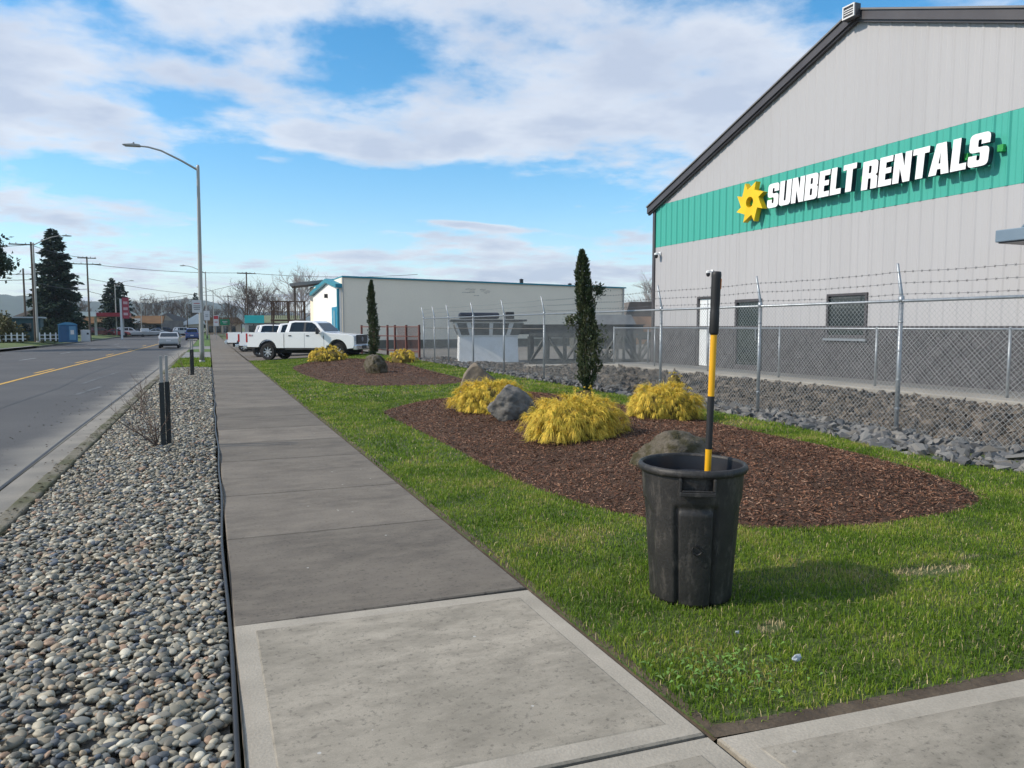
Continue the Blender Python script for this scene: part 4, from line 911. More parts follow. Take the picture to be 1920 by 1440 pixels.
boulder((4.42, 10.95, gh(4.42,10.95)+.16), (.43,.36,.32), .5, 'rounded dark grey boulder between two yellow shrubs', m_b1, 19, cuts=3, amp=.28, tilt=(.1,.15))
boulder((4.60, 6.70, gh(4.6,6.7)-.02), (.56,.44,.32), .2, 'mossy rough boulder half hidden behind the trash can', m_b3, 25, amp=.4, cuts=4)
boulder((4.85, 23.6, gh(4.85,23.6)+.18), (.52,.46,.40), .9, 'grey-green boulder alone in the far mulch bed', m_b3, 31, amp=.3, cuts=4)
# pointed slab: leaning wedge
r_ = np.random.default_rng(8); V, F = ico_np(5); V = V.copy(); zz = V[:, 2].copy()
V[:, 0] = V[:, 0]*(1-.34*(zz+1)*.5*1.25)+.16*(zz+1)*.5; V, F = lumpy((V, F), r_, .25, 1., 4)
V = V*(1+np.array([.05*mnoise.noise(Vector(v)*4)+.02*mnoise.noise(Vector(v)*11) for v in V]))[:, None]
o = put('boulder', fast_mesh('boulder', V, F, m_b2, True), None, (5.45, 15.4, gh(5.45,15.4)+.26), (0, R(14), R(-25)), scale=(.52,.40,.60)); tag(o, 'pointed tan boulder leaning up behind yellow shrub', 'boulder', 'landscape boulders')

# ------------------------------------------------------------------ golden thread-leaf shrubs
m_gold_leaf = mat('golden_foliage', (.86,.64,.11), (.50,.42,.06), rough=.6, vs=9, lo=.42, hi=.66, island=.45, trans=.3, spec=.2)
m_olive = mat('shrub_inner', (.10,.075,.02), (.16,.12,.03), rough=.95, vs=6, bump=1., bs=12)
def shrub(loc, w, h, d, label, n, seed, thick=.006, sprig=False):
    r_ = np.random.default_rng(seed); root = empty('golden_shrub', loc, label=label, cat='shrub', group='golden thread-leaf shrubs')
    def dome(az, t):                        # t 0 at crown, 1 at rim; lobed outline
        lob = 1+.13*np.sin(az*3+seed)+.08*np.sin(az*7+seed*2)+.05*np.sin(az*13+seed)
        rr = np.sin(t*np.pi/2)**.85*lob; return rr*np.cos(az)*w/2*.86, rr*np.sin(az)*d/2*.86, np.cos(np.minimum(t,.995)*np.pi/2)**.62*h*.80*(1+.10*np.sin(az*4+t*6+seed))
    nt_ = max(24, int(n/46)); taz = r_.random(nt_)*2*np.pi; tt = np.arccos(1-r_.random(nt_))/(np.pi/2); q = r_.integers(0, nt_, n); az = taz[q]; t = tt[q]; x, y, z = dome(az, t)
    dp = (r_.random(nt_)**1.4*.34)[q]; x = x*(1-dp); y = y*(1-dp); z = z*(1-dp*.6)+h*.02
    sz = r_.uniform(.75, 1.3, nt_)[q]*min(1.25, max(w, .5)/1.4); L = r_.uniform(.05, .18, n)*sz*(1-.25*t)
    fan = r_.random(n)*2*np.pi; fr = r_.random(n)**.7*.95            # each tuft is a small fountain of drooping threads
    out = np.stack([np.cos(az)*(.35+.6*t)+np.cos(fan)*fr, np.sin(az)*(.35+.6*t)+np.sin(fan)*fr, np.zeros(n)], 1)
    upk = np.clip(.95-.62*t-.25*fr+r_.normal(0,.12,n), .05, 1.2); K = 4; pts = []
    for k in range(K+1):
        s = k/K; o_ = out*(L*(.85*s-.15*s*s))[:, None]; zz = L*(upk*s*1.45-(.80+.30*t)*s*s)
        p = np.stack([x, y, z], 1)+o_; p[:, 2] = np.maximum(p[:, 2]+zz+.01, .006+.03*r_.random(n)); pts.append(p)
    th = thick*r_.uniform(.6, 1.4, n); side = np.stack([-out[:, 1], out[:, 0], r_.normal(0,.6,n)], 1); side = side/np.linalg.norm(side, axis=1)[:, None]*th[:, None]
    V = []
    for k, p in enumerate(pts): f = (1-.75*(k/K)**2); V += [p-side*f, p+side*f]
    V = np.stack(V, 1).reshape(-1, 3); base = np.arange(n)[:, None]*(2*(K+1)); F = np.concatenate([base+np.array([[2*k,2*k+1,2*k+3,2*k+2]]) for k in range(K)])
    put('foliage', fast_mesh('foliage', V, F, m_gold_leaf), root)
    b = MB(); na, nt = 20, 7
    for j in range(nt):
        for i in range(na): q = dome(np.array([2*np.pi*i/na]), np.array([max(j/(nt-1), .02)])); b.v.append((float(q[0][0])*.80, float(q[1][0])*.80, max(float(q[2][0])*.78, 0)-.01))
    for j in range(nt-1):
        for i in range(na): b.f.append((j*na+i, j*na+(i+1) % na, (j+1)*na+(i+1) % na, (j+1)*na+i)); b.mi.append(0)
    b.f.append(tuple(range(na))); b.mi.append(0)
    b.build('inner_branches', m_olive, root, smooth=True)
    return root
def at_bed(x, y): return (x, y, gh(x, y)-.02)
shrub(at_bed(4.58,12.2), 1.56, .58, 1.2, 'golden shrub in front of the pointed tan boulder', 22000, 1, .0032)
shrub(at_bed(4.45,8.75), 1.54, .60, 1.2, 'largest golden shrub, right of the dark grey boulder', 30000, 2, .0028)
shrub(at_bed(6.66,9.95), 1.40, .61, 1.1, 'golden shrub by the chain-link fence, right of the tall cypress', 22000, 3, .003)
shrub(at_bed(4.84,33.3), 1.75, .74, 1.4, 'golden shrub in front of the white pickup truck', 6000, 4, .009)
shrub(at_bed(7.4,30.0), 1.25, .66, 1.1, 'golden shrub right of the slim cypress in far bed', 4500, 5, .009)
shrub(at_bed(6.6,12.5), .62, .40, .5, 'small sparse yellow-green shrub at the foot of the tall cypress', 900, 6)
shrub((7.05,10.2,gh(7.05,10.2)+.50), .30, .30, .26, 'thin golden sprig standing above the shrub by the fence', 160, 7)

# ------------------------------------------------------------------ columnar cypresses
m_cyp = mat('cypress_green', (.032,.058,.022), (.075,.085,.035), rough=.8, vs=4, island=.4, trans=.15); m_bark = mat('bark', (.11,.085,.065), (.07,.055,.045), rough=.95, vs=8, bump=.8, bs=20, stretch=(1,1,.2))
def leaf_cards(P, D, L, W, r_):
    """small pointed leaf faces at P along D"""
    n = len(P); s = np.cross(D, r_.normal(size=(n, 3))); s /= np.linalg.norm(s, axis=1)[:, None]+1e-9
    V = np.stack([P, P+D*(L*.45)[:, None]+s*(W*.5)[:, None], P+D*L[:, None], P+D*(L*.45)[:, None]-s*(W*.5)[:, None]], 1).reshape(-1, 3); return V, np.arange(4*n).reshape(-1, 4)
def cypress(loc, h, w, label, n, seed, leaf=.05, lean=0., tufts=()):
    r_ = np.random.default_rng(seed); root = empty('columnar_cypress', loc, label=label, cat='tree', group='columnar cypresses')
    def prof(t): return np.interp(t, [0,.05,.1,.2,.35,.5,.65,.8,.92,1.], [.22,.40,.72,.98,1.,.80,.62,.50,.36,.06])
    t = r_.random(n)**.9; az = r_.random(n)*2*np.pi; z = t*h
    bump = 1+.24*np.sin(az*2+z*2.3+seed)+.24*np.sin(az*5-z*6.1+seed)+.22*np.sin(az*3+z*13+seed)
    rr = w/2*prof(t)*bump*(.45+.55*r_.random(n)**.5); cx = lean*t*h+.05*np.sin(z*1.6)
    P = np.stack([cx+rr*np.cos(az), rr*np.sin(az), z+.05], 1); D = np.stack([np.cos(az)*.45, np.sin(az)*.45, np.full(n, .9)], 1)+r_.normal(0,.3,(n,3)); D /= np.linalg.norm(D, axis=1)[:, None]
    Ls = r_.uniform(.6,1.5,n)*leaf; Ps = [P]; Ds = [D]; LL = [Ls]
    for (tx, ty, tz, tr, k) in tufts:
        q = r_.normal(0, tr, (k, 3)); Ps.append(q+np.array([tx,ty,tz])); dd = r_.normal(0,.5,(k,3))+np.array([0,0,.5]); Ds.append(dd/np.linalg.norm(dd, axis=1)[:, None]); LL.append(r_.uniform(.6,1.5,k)*leaf)
    P, D, Ls = np.concatenate(Ps), np.concatenate(Ds), np.concatenate(LL)
    V, F = leaf_cards(P, D, Ls, Ls*.42, r_); put('crown', fast_mesh('crown', V, F, m_cyp), root)
    tb = MB().tube([(0,0,-.1),(lean*h*.3,0,h*.3),(lean*h*.8,0,h*.85)], [.045,.03,.008], 7)
    for (tx, ty, tz, tr, k) in tufts: tb.tube([(lean*tz,0,max(tz-.45,.1)),(tx*.7,ty*.7,tz-.15),(tx,ty,tz)], [.015,.01,.005], 5)
    tb.build('trunk', m_bark, root); return root
cypress((7.85,14.75,.09), 3.12, .48, 'tall dark columnar cypress standing against the chain-link fence', 10500, 3, .062, -.035, [(.24,-.05,2.30,.07,260),(-.42,0,1.62,.07,240),(.1,-.2,1.2,.16,300)])
cypress((6.75,33.0,gh(6.75,33.)), 3.45, .44, 'slim columnar cypress in the far bed beside the white pickup', 6500, 9, .08, .0)

# ------------------------------------------------------------------ stakes, bare saplings
m_twig = mat('bare_twig', (.10,.07,.055), (.15,.105,.085), rough=.9, vs=9); m_stake = flat('dark_stake', (.018,.022,.022), .6); m_stk2 = flat('weathered_stake', (.34,.33,.31), .8)
def twig(b, p, d, L, r0, lev, r_, splay=.5, droop=0., tips=None, thin=.55, kids=(2,3,3)):
    pts = [p]; q = p.copy(); dd = d.copy(); n = 3
    for k in range(n):
        dd = (dd+Vector((r_.gauss(0,.16), r_.gauss(0,.16), r_.gauss(.03,.1)-droop))).normalized(); q = q+dd*L/n; pts.append(q.copy())
    b.tube(pts, [r0*(1-.5*k/n) for k in range(n+1)], (3 if thin > .6 else 4) if r0 < .03 else 5, cap=False)
    if lev <= 0: return
    for _ in range(r_.choice(kids)):
        i = r_.randrange(1, n+1); nd = (dd+Vector((r_.gauss(0,splay), r_.gauss(0,splay), r_.gauss(.1,splay*.6)))).normalized()
        twig(b, pts[i].copy(), nd, L*r_.uniform(.5,.75), r0*thin, lev-1, r_, splay, droop, None, thin, kids)
def stakes(loc, h, label, label2, sap):
    r_ = random.Random(int(loc[1]*10))
    for k, (dx, dy) in enumerate(((0,0),(.06,.15))):
        e_ = empty('tree_stake', (loc[0]+dx, loc[1]+dy, loc[2]), label=label[k], cat='stake', group='tree stakes in the pebble strip')
        MB().box((0,0,h*.36-.05), (.062,.05,h*.72+.1)).build('sleeve', m_stake, e_, bevel=.006); MB().box((0,0,h*.86), (.038,.038,h*.29)).build('stake', m_stk2, e_, bevel=.004)
    e_ = empty('bare_sapling', (loc[0]-.08, loc[1]+.05, loc[2]), label=label2, cat='sapling'); b = MB()
    b.tube([(0,0,-.05),(-.02,0,.3)], [.012,.01], 6); b.build('stem', m_twig, e_); b = MB()
    for (dx, dz, L, r0, lev) in sap: twig(b, Vector((-.01,0,.04 if dz > .6 else .25)), Vector((dx, r_.gauss(0,.25), dz)).normalized(), L, r0, lev, r_, .42)
    b.build('branches', m_twig, e_)
stakes((-.62,11.0,-.06), 1.26, ['nearest dark stake with pale top in the pebble strip', 'dark stake just behind the nearest one'], 'leafless shrubby sapling at the nearest stakes',
       [(-.9,.85,.66,.011,3),(-.95,.5,.5,.008,3),(-.55,1.,.5,.007,3),(-.25,1.,.45,.007,3),(.35,.9,.45,.006,3),(-.8,.35,.35,.006,3),(-.15,.9,.35,.004,2),(-.4,.7,.3,.004,2),(-.3,.9,.4,.004,2),(.1,1.,.6,.005,2),(.5,.5,.35,.004,2),(-.6,.7,.45,.005,2)])
stakes((-.62,27.8,-.12), 1.28, ['left dark stake of the pair near the lamp post', 'right dark stake of the pair near the lamp post'], 'thin leafless sapling at the stakes near the lamp post', [(-.5,1.,.5,.008,2),(.2,1.,.5,.007,2),(-.8,.5,.4,.006,2)])
e_ = empty('bare_sapling', (-1.0,20.5,-.09), label='thin reddish bare sapling midway along the pebble strip', cat='sapling'); b = MB(); r_ = random.Random(4)
for k in range(5): twig(b, Vector((0,0,0)), Vector((r_.gauss(0,.3), r_.gauss(0,.3), 1)).normalized(), r_.uniform(.35,.6), .006, 2, r_, .35)
b.build('branches', mat('reddish_twig', (.17,.09,.07), (.13,.08,.06), rough=.9), e_)
e_ = empty('bare_sapling', (-1.25,17.2,-.08), label='wiry bare twigs at the kerb edge of the pebbles', cat='sapling'); b = MB(); r_ = random.Random(9)
for k in range(6): twig(b, Vector((0,0,0)), Vector((r_.gauss(0,.5), r_.gauss(0,.3), .8)).normalized(), r_.uniform(.3,.55), .005, 2, r_, .4)
b.build('branches', m_twig, e_)
# crumpled scraps on the lawn
for (x, y, s, lb) in [(2.56,2.66,.026,'crumpled pale plastic scrap in the grass by the driveway'),(2.50,3.02,.012,'tiny white scrap of litter in the grass below the can')]:
    V, F = lumpy(ICO2, np.random.default_rng(int(s*1000)), .9, 2.2); o = put('litter_scrap', fast_mesh('litter_scrap', V, F, flat('scrap', (.36,.39,.42), .3)), None, (x, y, gh(x, y)+.022), scale=(s, s*.55, s*.6)); tag(o, lb, 'litter')

# ------------------------------------------------------------------ street lamps
m_alu = mat('spun_aluminium', (.40,.39,.36), (.33,.32,.30), rough=.5, metal=.6, vs=3, stretch=(1,1,.1))
def lamp_proto():
    root = empty('street_lamp', (0,0,0), group='street lamps along the road', cat='street lamp')
    H_ = 9.9
    MB().lathe([(.125,0),(.12,.6),(.075,H_-.05),(.075,H_),(.05,H_+.08),(0,H_+.09)], 18).build('pole', m_alu, root, smooth=True)
    MB().box((0,0,.012), (.42,.42,.03)).lathe([(.16,.025),(.14,.14)], 16).build('base_plate', m_alu, root, bevel=.01)
    pts = [(-.05,0,H_-.15),(-.8,0,H_+.26),(-1.7,0,H_+.68),(-2.3,0,H_+.82),(-2.75,0,H_+.84)]; a = MB(); cp = []
    for i in range(len(pts)-1):
        for t in (0,.33,.66): cp.append(Vector(pts[i]).lerp(Vector(pts[i+1]), t))
    cp.append(Vector(pts[-1])); a.tube(cp, [.055-.022*i/len(cp) for i in range(len(cp))], 10); am = a.build('arm', m_alu, root, smooth=True)
    hd = MB(); hd.prism([(-2.65,H_+.80),(-2.65,H_+.90),(-2.95,H_+.93),(-3.42,H_+.88),(-3.45,H_+.84),(-3.1,H_+.80)], -.14, .14, 'XZ'); l = hd.build('lamp_head', m_alu, root, bevel=.02)
    MB().lathe([(.04,0),(.04,.07),(.02,.09)], 10, (-2.95,0,H_+.92)).build('photocell', flat('photocell', (.10,.10,.11)), l)
    MB().box((-3.1,0,H_+.796), (.5,.2,.012)).build('lens', flat('lens', (.5,.5,.48), .2), l)
    return root
L0 = lamp_proto(); L0.scale = (.935,)*3; L0.location = (-.37,38.5,-.15); L0.rotation_euler = (0, R(.6), R(-9)); L0['label'] = 'nearest tall street lamp, with a white sign on its pole, beside sidewalk'
def lamp(x, y, z, rz, label, s=1.):
    o = copy_tree(L0); o.location = (x, y, z); o.rotation_euler = (0, 0, rz); o['label'] = label; o.scale = (s,)*3; return o
lamp(-16.1,87.5,.0,R(176),'street lamp across the road beside the white picket fence')
lamp(-.3,119.,-.32,R(0),'second street lamp along the sidewalk, beyond the nearest one')
lamp(-15.4,150.,.0,R(178),'street lamp across the road in front of the red pole sign', .91)
lamp(1.0,182.,-.32,0,'third street lamp along the sidewalk')
lamp(-12.5,165,-.1,R(180),'far street lamp across the road before the brown shops', .76); lamp(-9.2,172,-.2,R(180),'distant street lamp before the grey gabled house', .62)
lamp(2.9,185,-.32,0,'far street lamp beside the green street sign', .7)
def plate_sign(loc, w, h, m, label, rz=0., pole=None, cat='sign', marks=None, name='street_sign'):
    e_ = empty(name, loc, rz, label, cat); b = MB(); b.prism(rounded([(-w/2,-h/2),(w/2,-h/2),(w/2,h/2),(-w/2,h/2)], .03*max(w, .3)), -.006, .006, 'XZ'); b.build('plate', m, e_)
    if pole: MB().tube([(0,.035,-loc[2]+pole),(0,.035,h/2-.05)], .028, 8).build('sign_post', m_galv, e_)
    for (u, v, du, dv, mm) in (marks or []): MB().box((u,-.010,v), (du,.005,dv)).build('marking', mm, e_)
    return e_
m_sw = flat('sign_white', (.62,.60,.60), .5); m_sr = flat('sign_red', (.45,.03,.04), .5); m_sg = flat('sign_green', (.0,.22,.10), .5); m_sk = flat('sign_black', (.03,.03,.03), .5)
plate_sign((-.52,38.34,2.55), .42, .60, m_sw, 'small white notice plate fixed to the nearest lamp pole', marks=[(0,.14,.26,.03,m_sr),(0,.02,.3,.025,m_sk),(0,-.06,.3,.025,m_sk),(0,-.14,.26,.025,m_sk)])
plate_sign((-.3,118.6,3.2), .8, 1.4, m_sw, 'white rectangular sign on the second lamp pole', marks=[(0,.1,.4,.06,m_sk),(0,-.12,.4,.06,m_sk)])
plate_sign((.9,112,2.4), .7, 1.5, m_sw, 'white sign with red top on the far sidewalk', pole=-.3, marks=[(0,.45,.6,.45,m_sr),(0,-.2,.4,.1,m_sr)])
plate_sign((2.75,150,2.4), 1.7, 1.1, m_sg, 'green street sign far along the sidewalk', pole=-.3, marks=[(0,.1,.9,.12,m_sw),(0,-.15,.6,.1,m_sw)])

# ------------------------------------------------------------------ vehicles
m_tyre = mat('tyre', (.018,.018,.019), (.028,.027,.026), rough=.85, vs=9, bump=.2); m_rim = flat('rim_silver', (.55,.56,.58), .3, .7); m_arch = flat('wheel_well', (.008,.008,.009), .9)
m_carglass = mat('car_glass', (.008,.011,.013), (.014,.02,.024), rough=.06, vs=1, spec=.45); m_trim = flat('black_trim', (.015,.015,.017), .45); m_chrome = flat('bumper_chrome', (.55,.57,.6), .2, .85)
m_tail = flat('tail_red', (.38,.012,.02), .25); m_head = flat('headlamp', (.55,.58,.62), .12); m_under = flat('underbody', (.012,.012,.013), .9)
def paint(name, c): return mat(name, c, tuple(x*.97 for x in c), rough=.25, vs=.7, coat=.5, spec=.5)
def wheel(parent, x, y, r_, w, s):
    e_ = empty('wheel', (x, y, r_)); e_.parent = parent
    MB().lathe([(r_*.62,-w/2),(r_*.93,-w/2),(r_,-w/2+.03),(r_,w/2-.03),(r_*.93,w/2),(r_*.62,w/2)], 32, axis='Y', cap=False).build('tyre', m_tyre, e_, smooth=False)
    b = MB(); b.lathe([(r_*.63,-w*.38*s),(r_*.60,w*.30*s),(r_*.63,w*.49*s)], 28, axis='Y', cap=False); b.lathe([(.0,w*.34*s),(r_*.16,w*.36*s),(r_*.2,w*.28*s)], 16, axis='Y', cap=False)
    for k in range(8):
        a = 2*math.pi*k/8; b.box((math.cos(a)*r_*.39, w*.28*s, math.sin(a)*r_*.39), (r_*.46, .035, r_*.14), ry=-a)
    b.build('rim', m_rim, e_)
    MB().lathe([(0,w*.1*s),(r_*.6,w*.1*s)], 20, axis='Y', cap=False).build('brake_disc', m_arch, e_)
def body_prism(poly, wf, n_mat, name, parent, bevel=.02, zcuts=(), xcuts=()):
    """side outline pulled to both sides; cut along the belt line and across so that every side facet stays flat"""
    b = MB(); b.prism(poly, 1., -1., 'XZ'); me = b.data(name, n_mat); bm = bmesh.new(); bm.from_mesh(me)
    for z in zcuts: bmesh.ops.bisect_plane(bm, geom=bm.verts[:]+bm.edges[:]+bm.faces[:], plane_co=(0,0,z), plane_no=(0,0,1))
    for x in xcuts: bmesh.ops.bisect_plane(bm, geom=bm.verts[:]+bm.edges[:]+bm.faces[:], plane_co=(x,0,0), plane_no=(1,0,0))
    for v in bm.verts: v.co.y = wf(v.co.x, v.co.z)*(1 if v.co.y > 0 else -1)
    bm.to_mesh(me); bm.free(); return put(name, me, parent, bevel=bevel)
def side_plate(poly, wf, m, name, parent, off=.006, sides=(1,-1), th=.012):
    for s in sides:
        b = MB(); n = len(poly); b.v = [(x, s*(wf(x, z)+off), z) for x, z in poly]+[(x, s*(wf(x, z)-th), z) for x, z in poly]
        b.f = [tuple(range(n)), tuple(reversed(range(n, 2*n)))]+[(i, i+n, (i+1) % n+n, (i+1) % n) for i in range(n)]; b.mi = [0]*len(b.f); b.build(name, m, parent)
def arc(cx, cz_, r_, a0, a1, n=10): return [(cx+r_*math.cos(a0+(a1-a0)*k/n), cz_+r_*math.sin(a0+(a1-a0)*k/n)) for k in range(n+1)]
def pickup(name, loc, rz, label, m_p, decal=False, rack=False):
    """crew-cab pickup, x forward from the rear axle; 6.35 m long"""
    t = empty(name, loc, rz, label, 'pickup truck', 'white pickups parked in the lot')
    WB = 4.06; r_ = .42; Xr, Xf = -1.25, 5.02
    wf = lambda x, z: 1.0 if z <= 1.40 else 1.0-.34*(z-1.40)
    # cab and nose
    P = [(.98,.62),(3.42,.62),(3.46,.75)]+arc(WB, .50, .56, R(153), R(10), 12)+[(4.95,.62),(5.02,.75),(5.02,1.12),(4.96,1.22),(4.72,1.30),(3.62,1.37),(3.35,1.42),(2.82,1.90),(2.62,1.97),(1.55,1.985),(1.22,1.95),(1.06,1.40),(.98,1.36)]
    body_prism(P, wf, m_p, 'cab', t, .03, zcuts=(1.40,))
    # bed
    B = [(-1.18,.66),(-.52,.66)]+arc(0, .50, .55, R(163), R(17), 12)+[(.55,.62),(.955,.62),(.955,1.37),(-1.2,1.40),(-1.24,1.3)]
    for s in (1, -1):
        b = MB(); b.prism(B, s*.90, s*.995, 'XZ'); b.build('bed_side', m_p, t, bevel=.02)
    MB().box((-1.2,0,1.06), (.07,1.80,.66)).build('tailgate', m_p, t, bevel=.02); MB().box((-.12,0,.78), (2.1,1.79,.06)).box((.93,0,1.06), (.05,1.79,.6)).build('bed_floor', m_under, t)
    # rear window, windscreen, side glass
    side_plate([(1.30,1.43),(1.38,1.86),(1.58,1.91),(2.12,1.91),(2.12,1.43)], wf, m_carglass, 'side_window', t); side_plate([(2.24,1.43),(2.24,1.91),(2.55,1.90),(2.76,1.80),(3.10,1.46),(3.08,1.43)], wf, m_carglass, 'side_window', t)
    side_plate([(2.12,1.43),(2.12,1.91),(2.24,1.91),(2.24,1.43)], wf, m_trim, 'pillar', t, .005)
    b = MB(); o_ = .012
    def wq(x, z, k): return (x+o_, k*(wf(x, z)-.10), z+o_)
    b.quad(wq(3.31,1.46,1), wq(3.31,1.46,-1), wq(2.86,1.86,-1), wq(2.86,1.86,1)); b.build('windscreen', m_carglass, t)
    b = MB(); b.quad((1.062,-.72,1.45),(1.062,.72,1.45),(1.19,.68,1.86),(1.19,-.68,1.86)); b.build('rear_window', m_carglass, t)
    # seams, handles, mirrors, rocker, step
    for s in (1, -1):
        for x in (1.01, 2.18, 3.30): MB().box((x, s*1.0, 1.0), (.012,.006,.72)).build('door_seam', flat('seam_dark', (.12,.12,.12)), t)
        for x in (1.34, 2.36): MB().box((x, s*1.008, 1.24), (.17,.03,.05)).build('door_handle', m_trim, t, bevel=.01)
        MB().box((3.0, s*1.16, 1.47), (.12,.20,.30)).box((3.0, s*1.04, 1.40), (.06,.16,.06)).build('mirror', m_trim, t, bevel=.03)
        MB().box((2.2, s*.95, .56), (2.3,.10,.09)).build('step', m_trim, t, bevel=.02)
        MB().box((-1.235, s*.90, 1.12), (.07,.17,.46)).box((-1.20, s*.985, 1.12), (.10,.03,.46)).build('tail_light', m_tail, t, bevel=.01)
        MB().prism([(5.03,.98),(5.03,1.24),(4.88,1.27),(4.86,1.0)], s*.72, s*.985, 'XZ').build('headlight', m_head, t, bevel=.02)
        MB().box((3.28, s*1.006, 1.16), (.05,.02,.16)).build('fender_vent', flat('vent_grey', (.2,.2,.2)), t)
        for (ax, rr) in ((0,.50),(WB,.51)): b = MB(); b.prism(arc(ax,.48,rr,R(180),R(0),14)+[(ax+rr,.38),(ax-rr,.38)], s*.55, s*.93, 'XZ'); b.build('wheel_arch', m_arch, t)
        wheel(t, 0, s*.86, r_, .27, s); wheel(t, WB, s*.86, r_, .27, s)
    g = MB().box((5.035,0,1.06), (.05,1.44,.46)).build('grille', m_trim, t, bevel=.02)
    b = MB()
    for z in (.93,1.02,1.12,1.21): b.box((5.066,0,z), (.02,1.36,.03))
    b.build('grille_bar', flat('grille_grey', (.05,.05,.055), .4), g); MB().lathe([(0,.0),(.11,.0),(.12,-.02)], 20, axis='X', c=(5.09,0,1.07), cap=False).build('emblem', flat('emblem_grey', (.25,.27,.32), .3, .5), g)
    MB().box((5.06,0,.66), (.22,1.98,.25)).build('front_bumper', m_chrome, t, bevel=.04); MB().box((5.16,0,.68), (.04,.6,.16)).build('number_plate_recess', m_trim, t)
    MB().box((-1.34,0,.66), (.22,1.95,.20)).build('rear_bumper', m_chrome, t, bevel=.03); MB().box((1.9,0,.50), (5.6,1.5,.28)).build('chassis', m_under, t)
    MB().box((-1.465,0,.70), (.02,.4,.14)).build('number_plate', m_sw, t)
    if decal:
        for s in (1, -1):
            fx = MB(); y = s*1.0
            for (u, v, du, dv) in [(-1.06,1.24,.022,.10),(-1.025,1.28,.06,.022),(-1.03,1.24,.05,.022)]: fx.box((u if s < 0 else -1.9-u, y, v), (du,.006,dv))
            fx.box((-.95,y,1.24), (.022,.006,.115), ry=.6).box((-.95,y,1.24), (.021,.005,.115), ry=-.6); fx.build('decal', m_sr, t)
            MB().box((-.86,y,1.25), (.07,.006,.022)).box((-.845,y,1.24), (.022,.007,.10)).build('decal', flat('decal_grey', (.15,.15,.16)), t)
    if rack:
        b = MB()
        for s in (1, -1):
            for x in (.85,-1.05): b.tube([(x, s*.93, 1.38),(x, s*.90, 1.95)], .03, 6)
            b.tube([(.85, s*.90, 1.95),(-1.05, s*.90, 1.95)], .03, 6)
        for x in (.85,-.1,-1.05): b.tube([(x,.9,1.95),(x,-.9,1.95)], .03, 6)
        b.build('ladder_rack', m_trim, t)
    return t
m_white = paint('white_paint', (.87,.87,.86))
T0 = pickup('pickup_truck', (3.30,41.4,-.16), R(-33), 'nearest white crew-cab pickup, whole side in view, behind the yellow shrub', m_white, decal=True); T0.scale = (.96,.98,1.035)
T1 = pickup('pickup_truck', (3.1,46.9,-.2), R(-25), 'white pickup with black ladder rack parked behind the nearest one', m_white, rack=True)
T2 = pickup('pickup_truck', (2.7,58.5,-.25), R(-25), 'third white pickup, only its tailgate end showing past the others', m_white)
T3 = pickup('pickup_truck', (2.9,66.0,-.27), R(-25), 'farthest pickup of the row, dark red tail lights toward road', paint('silver_white', (.6,.6,.61)))

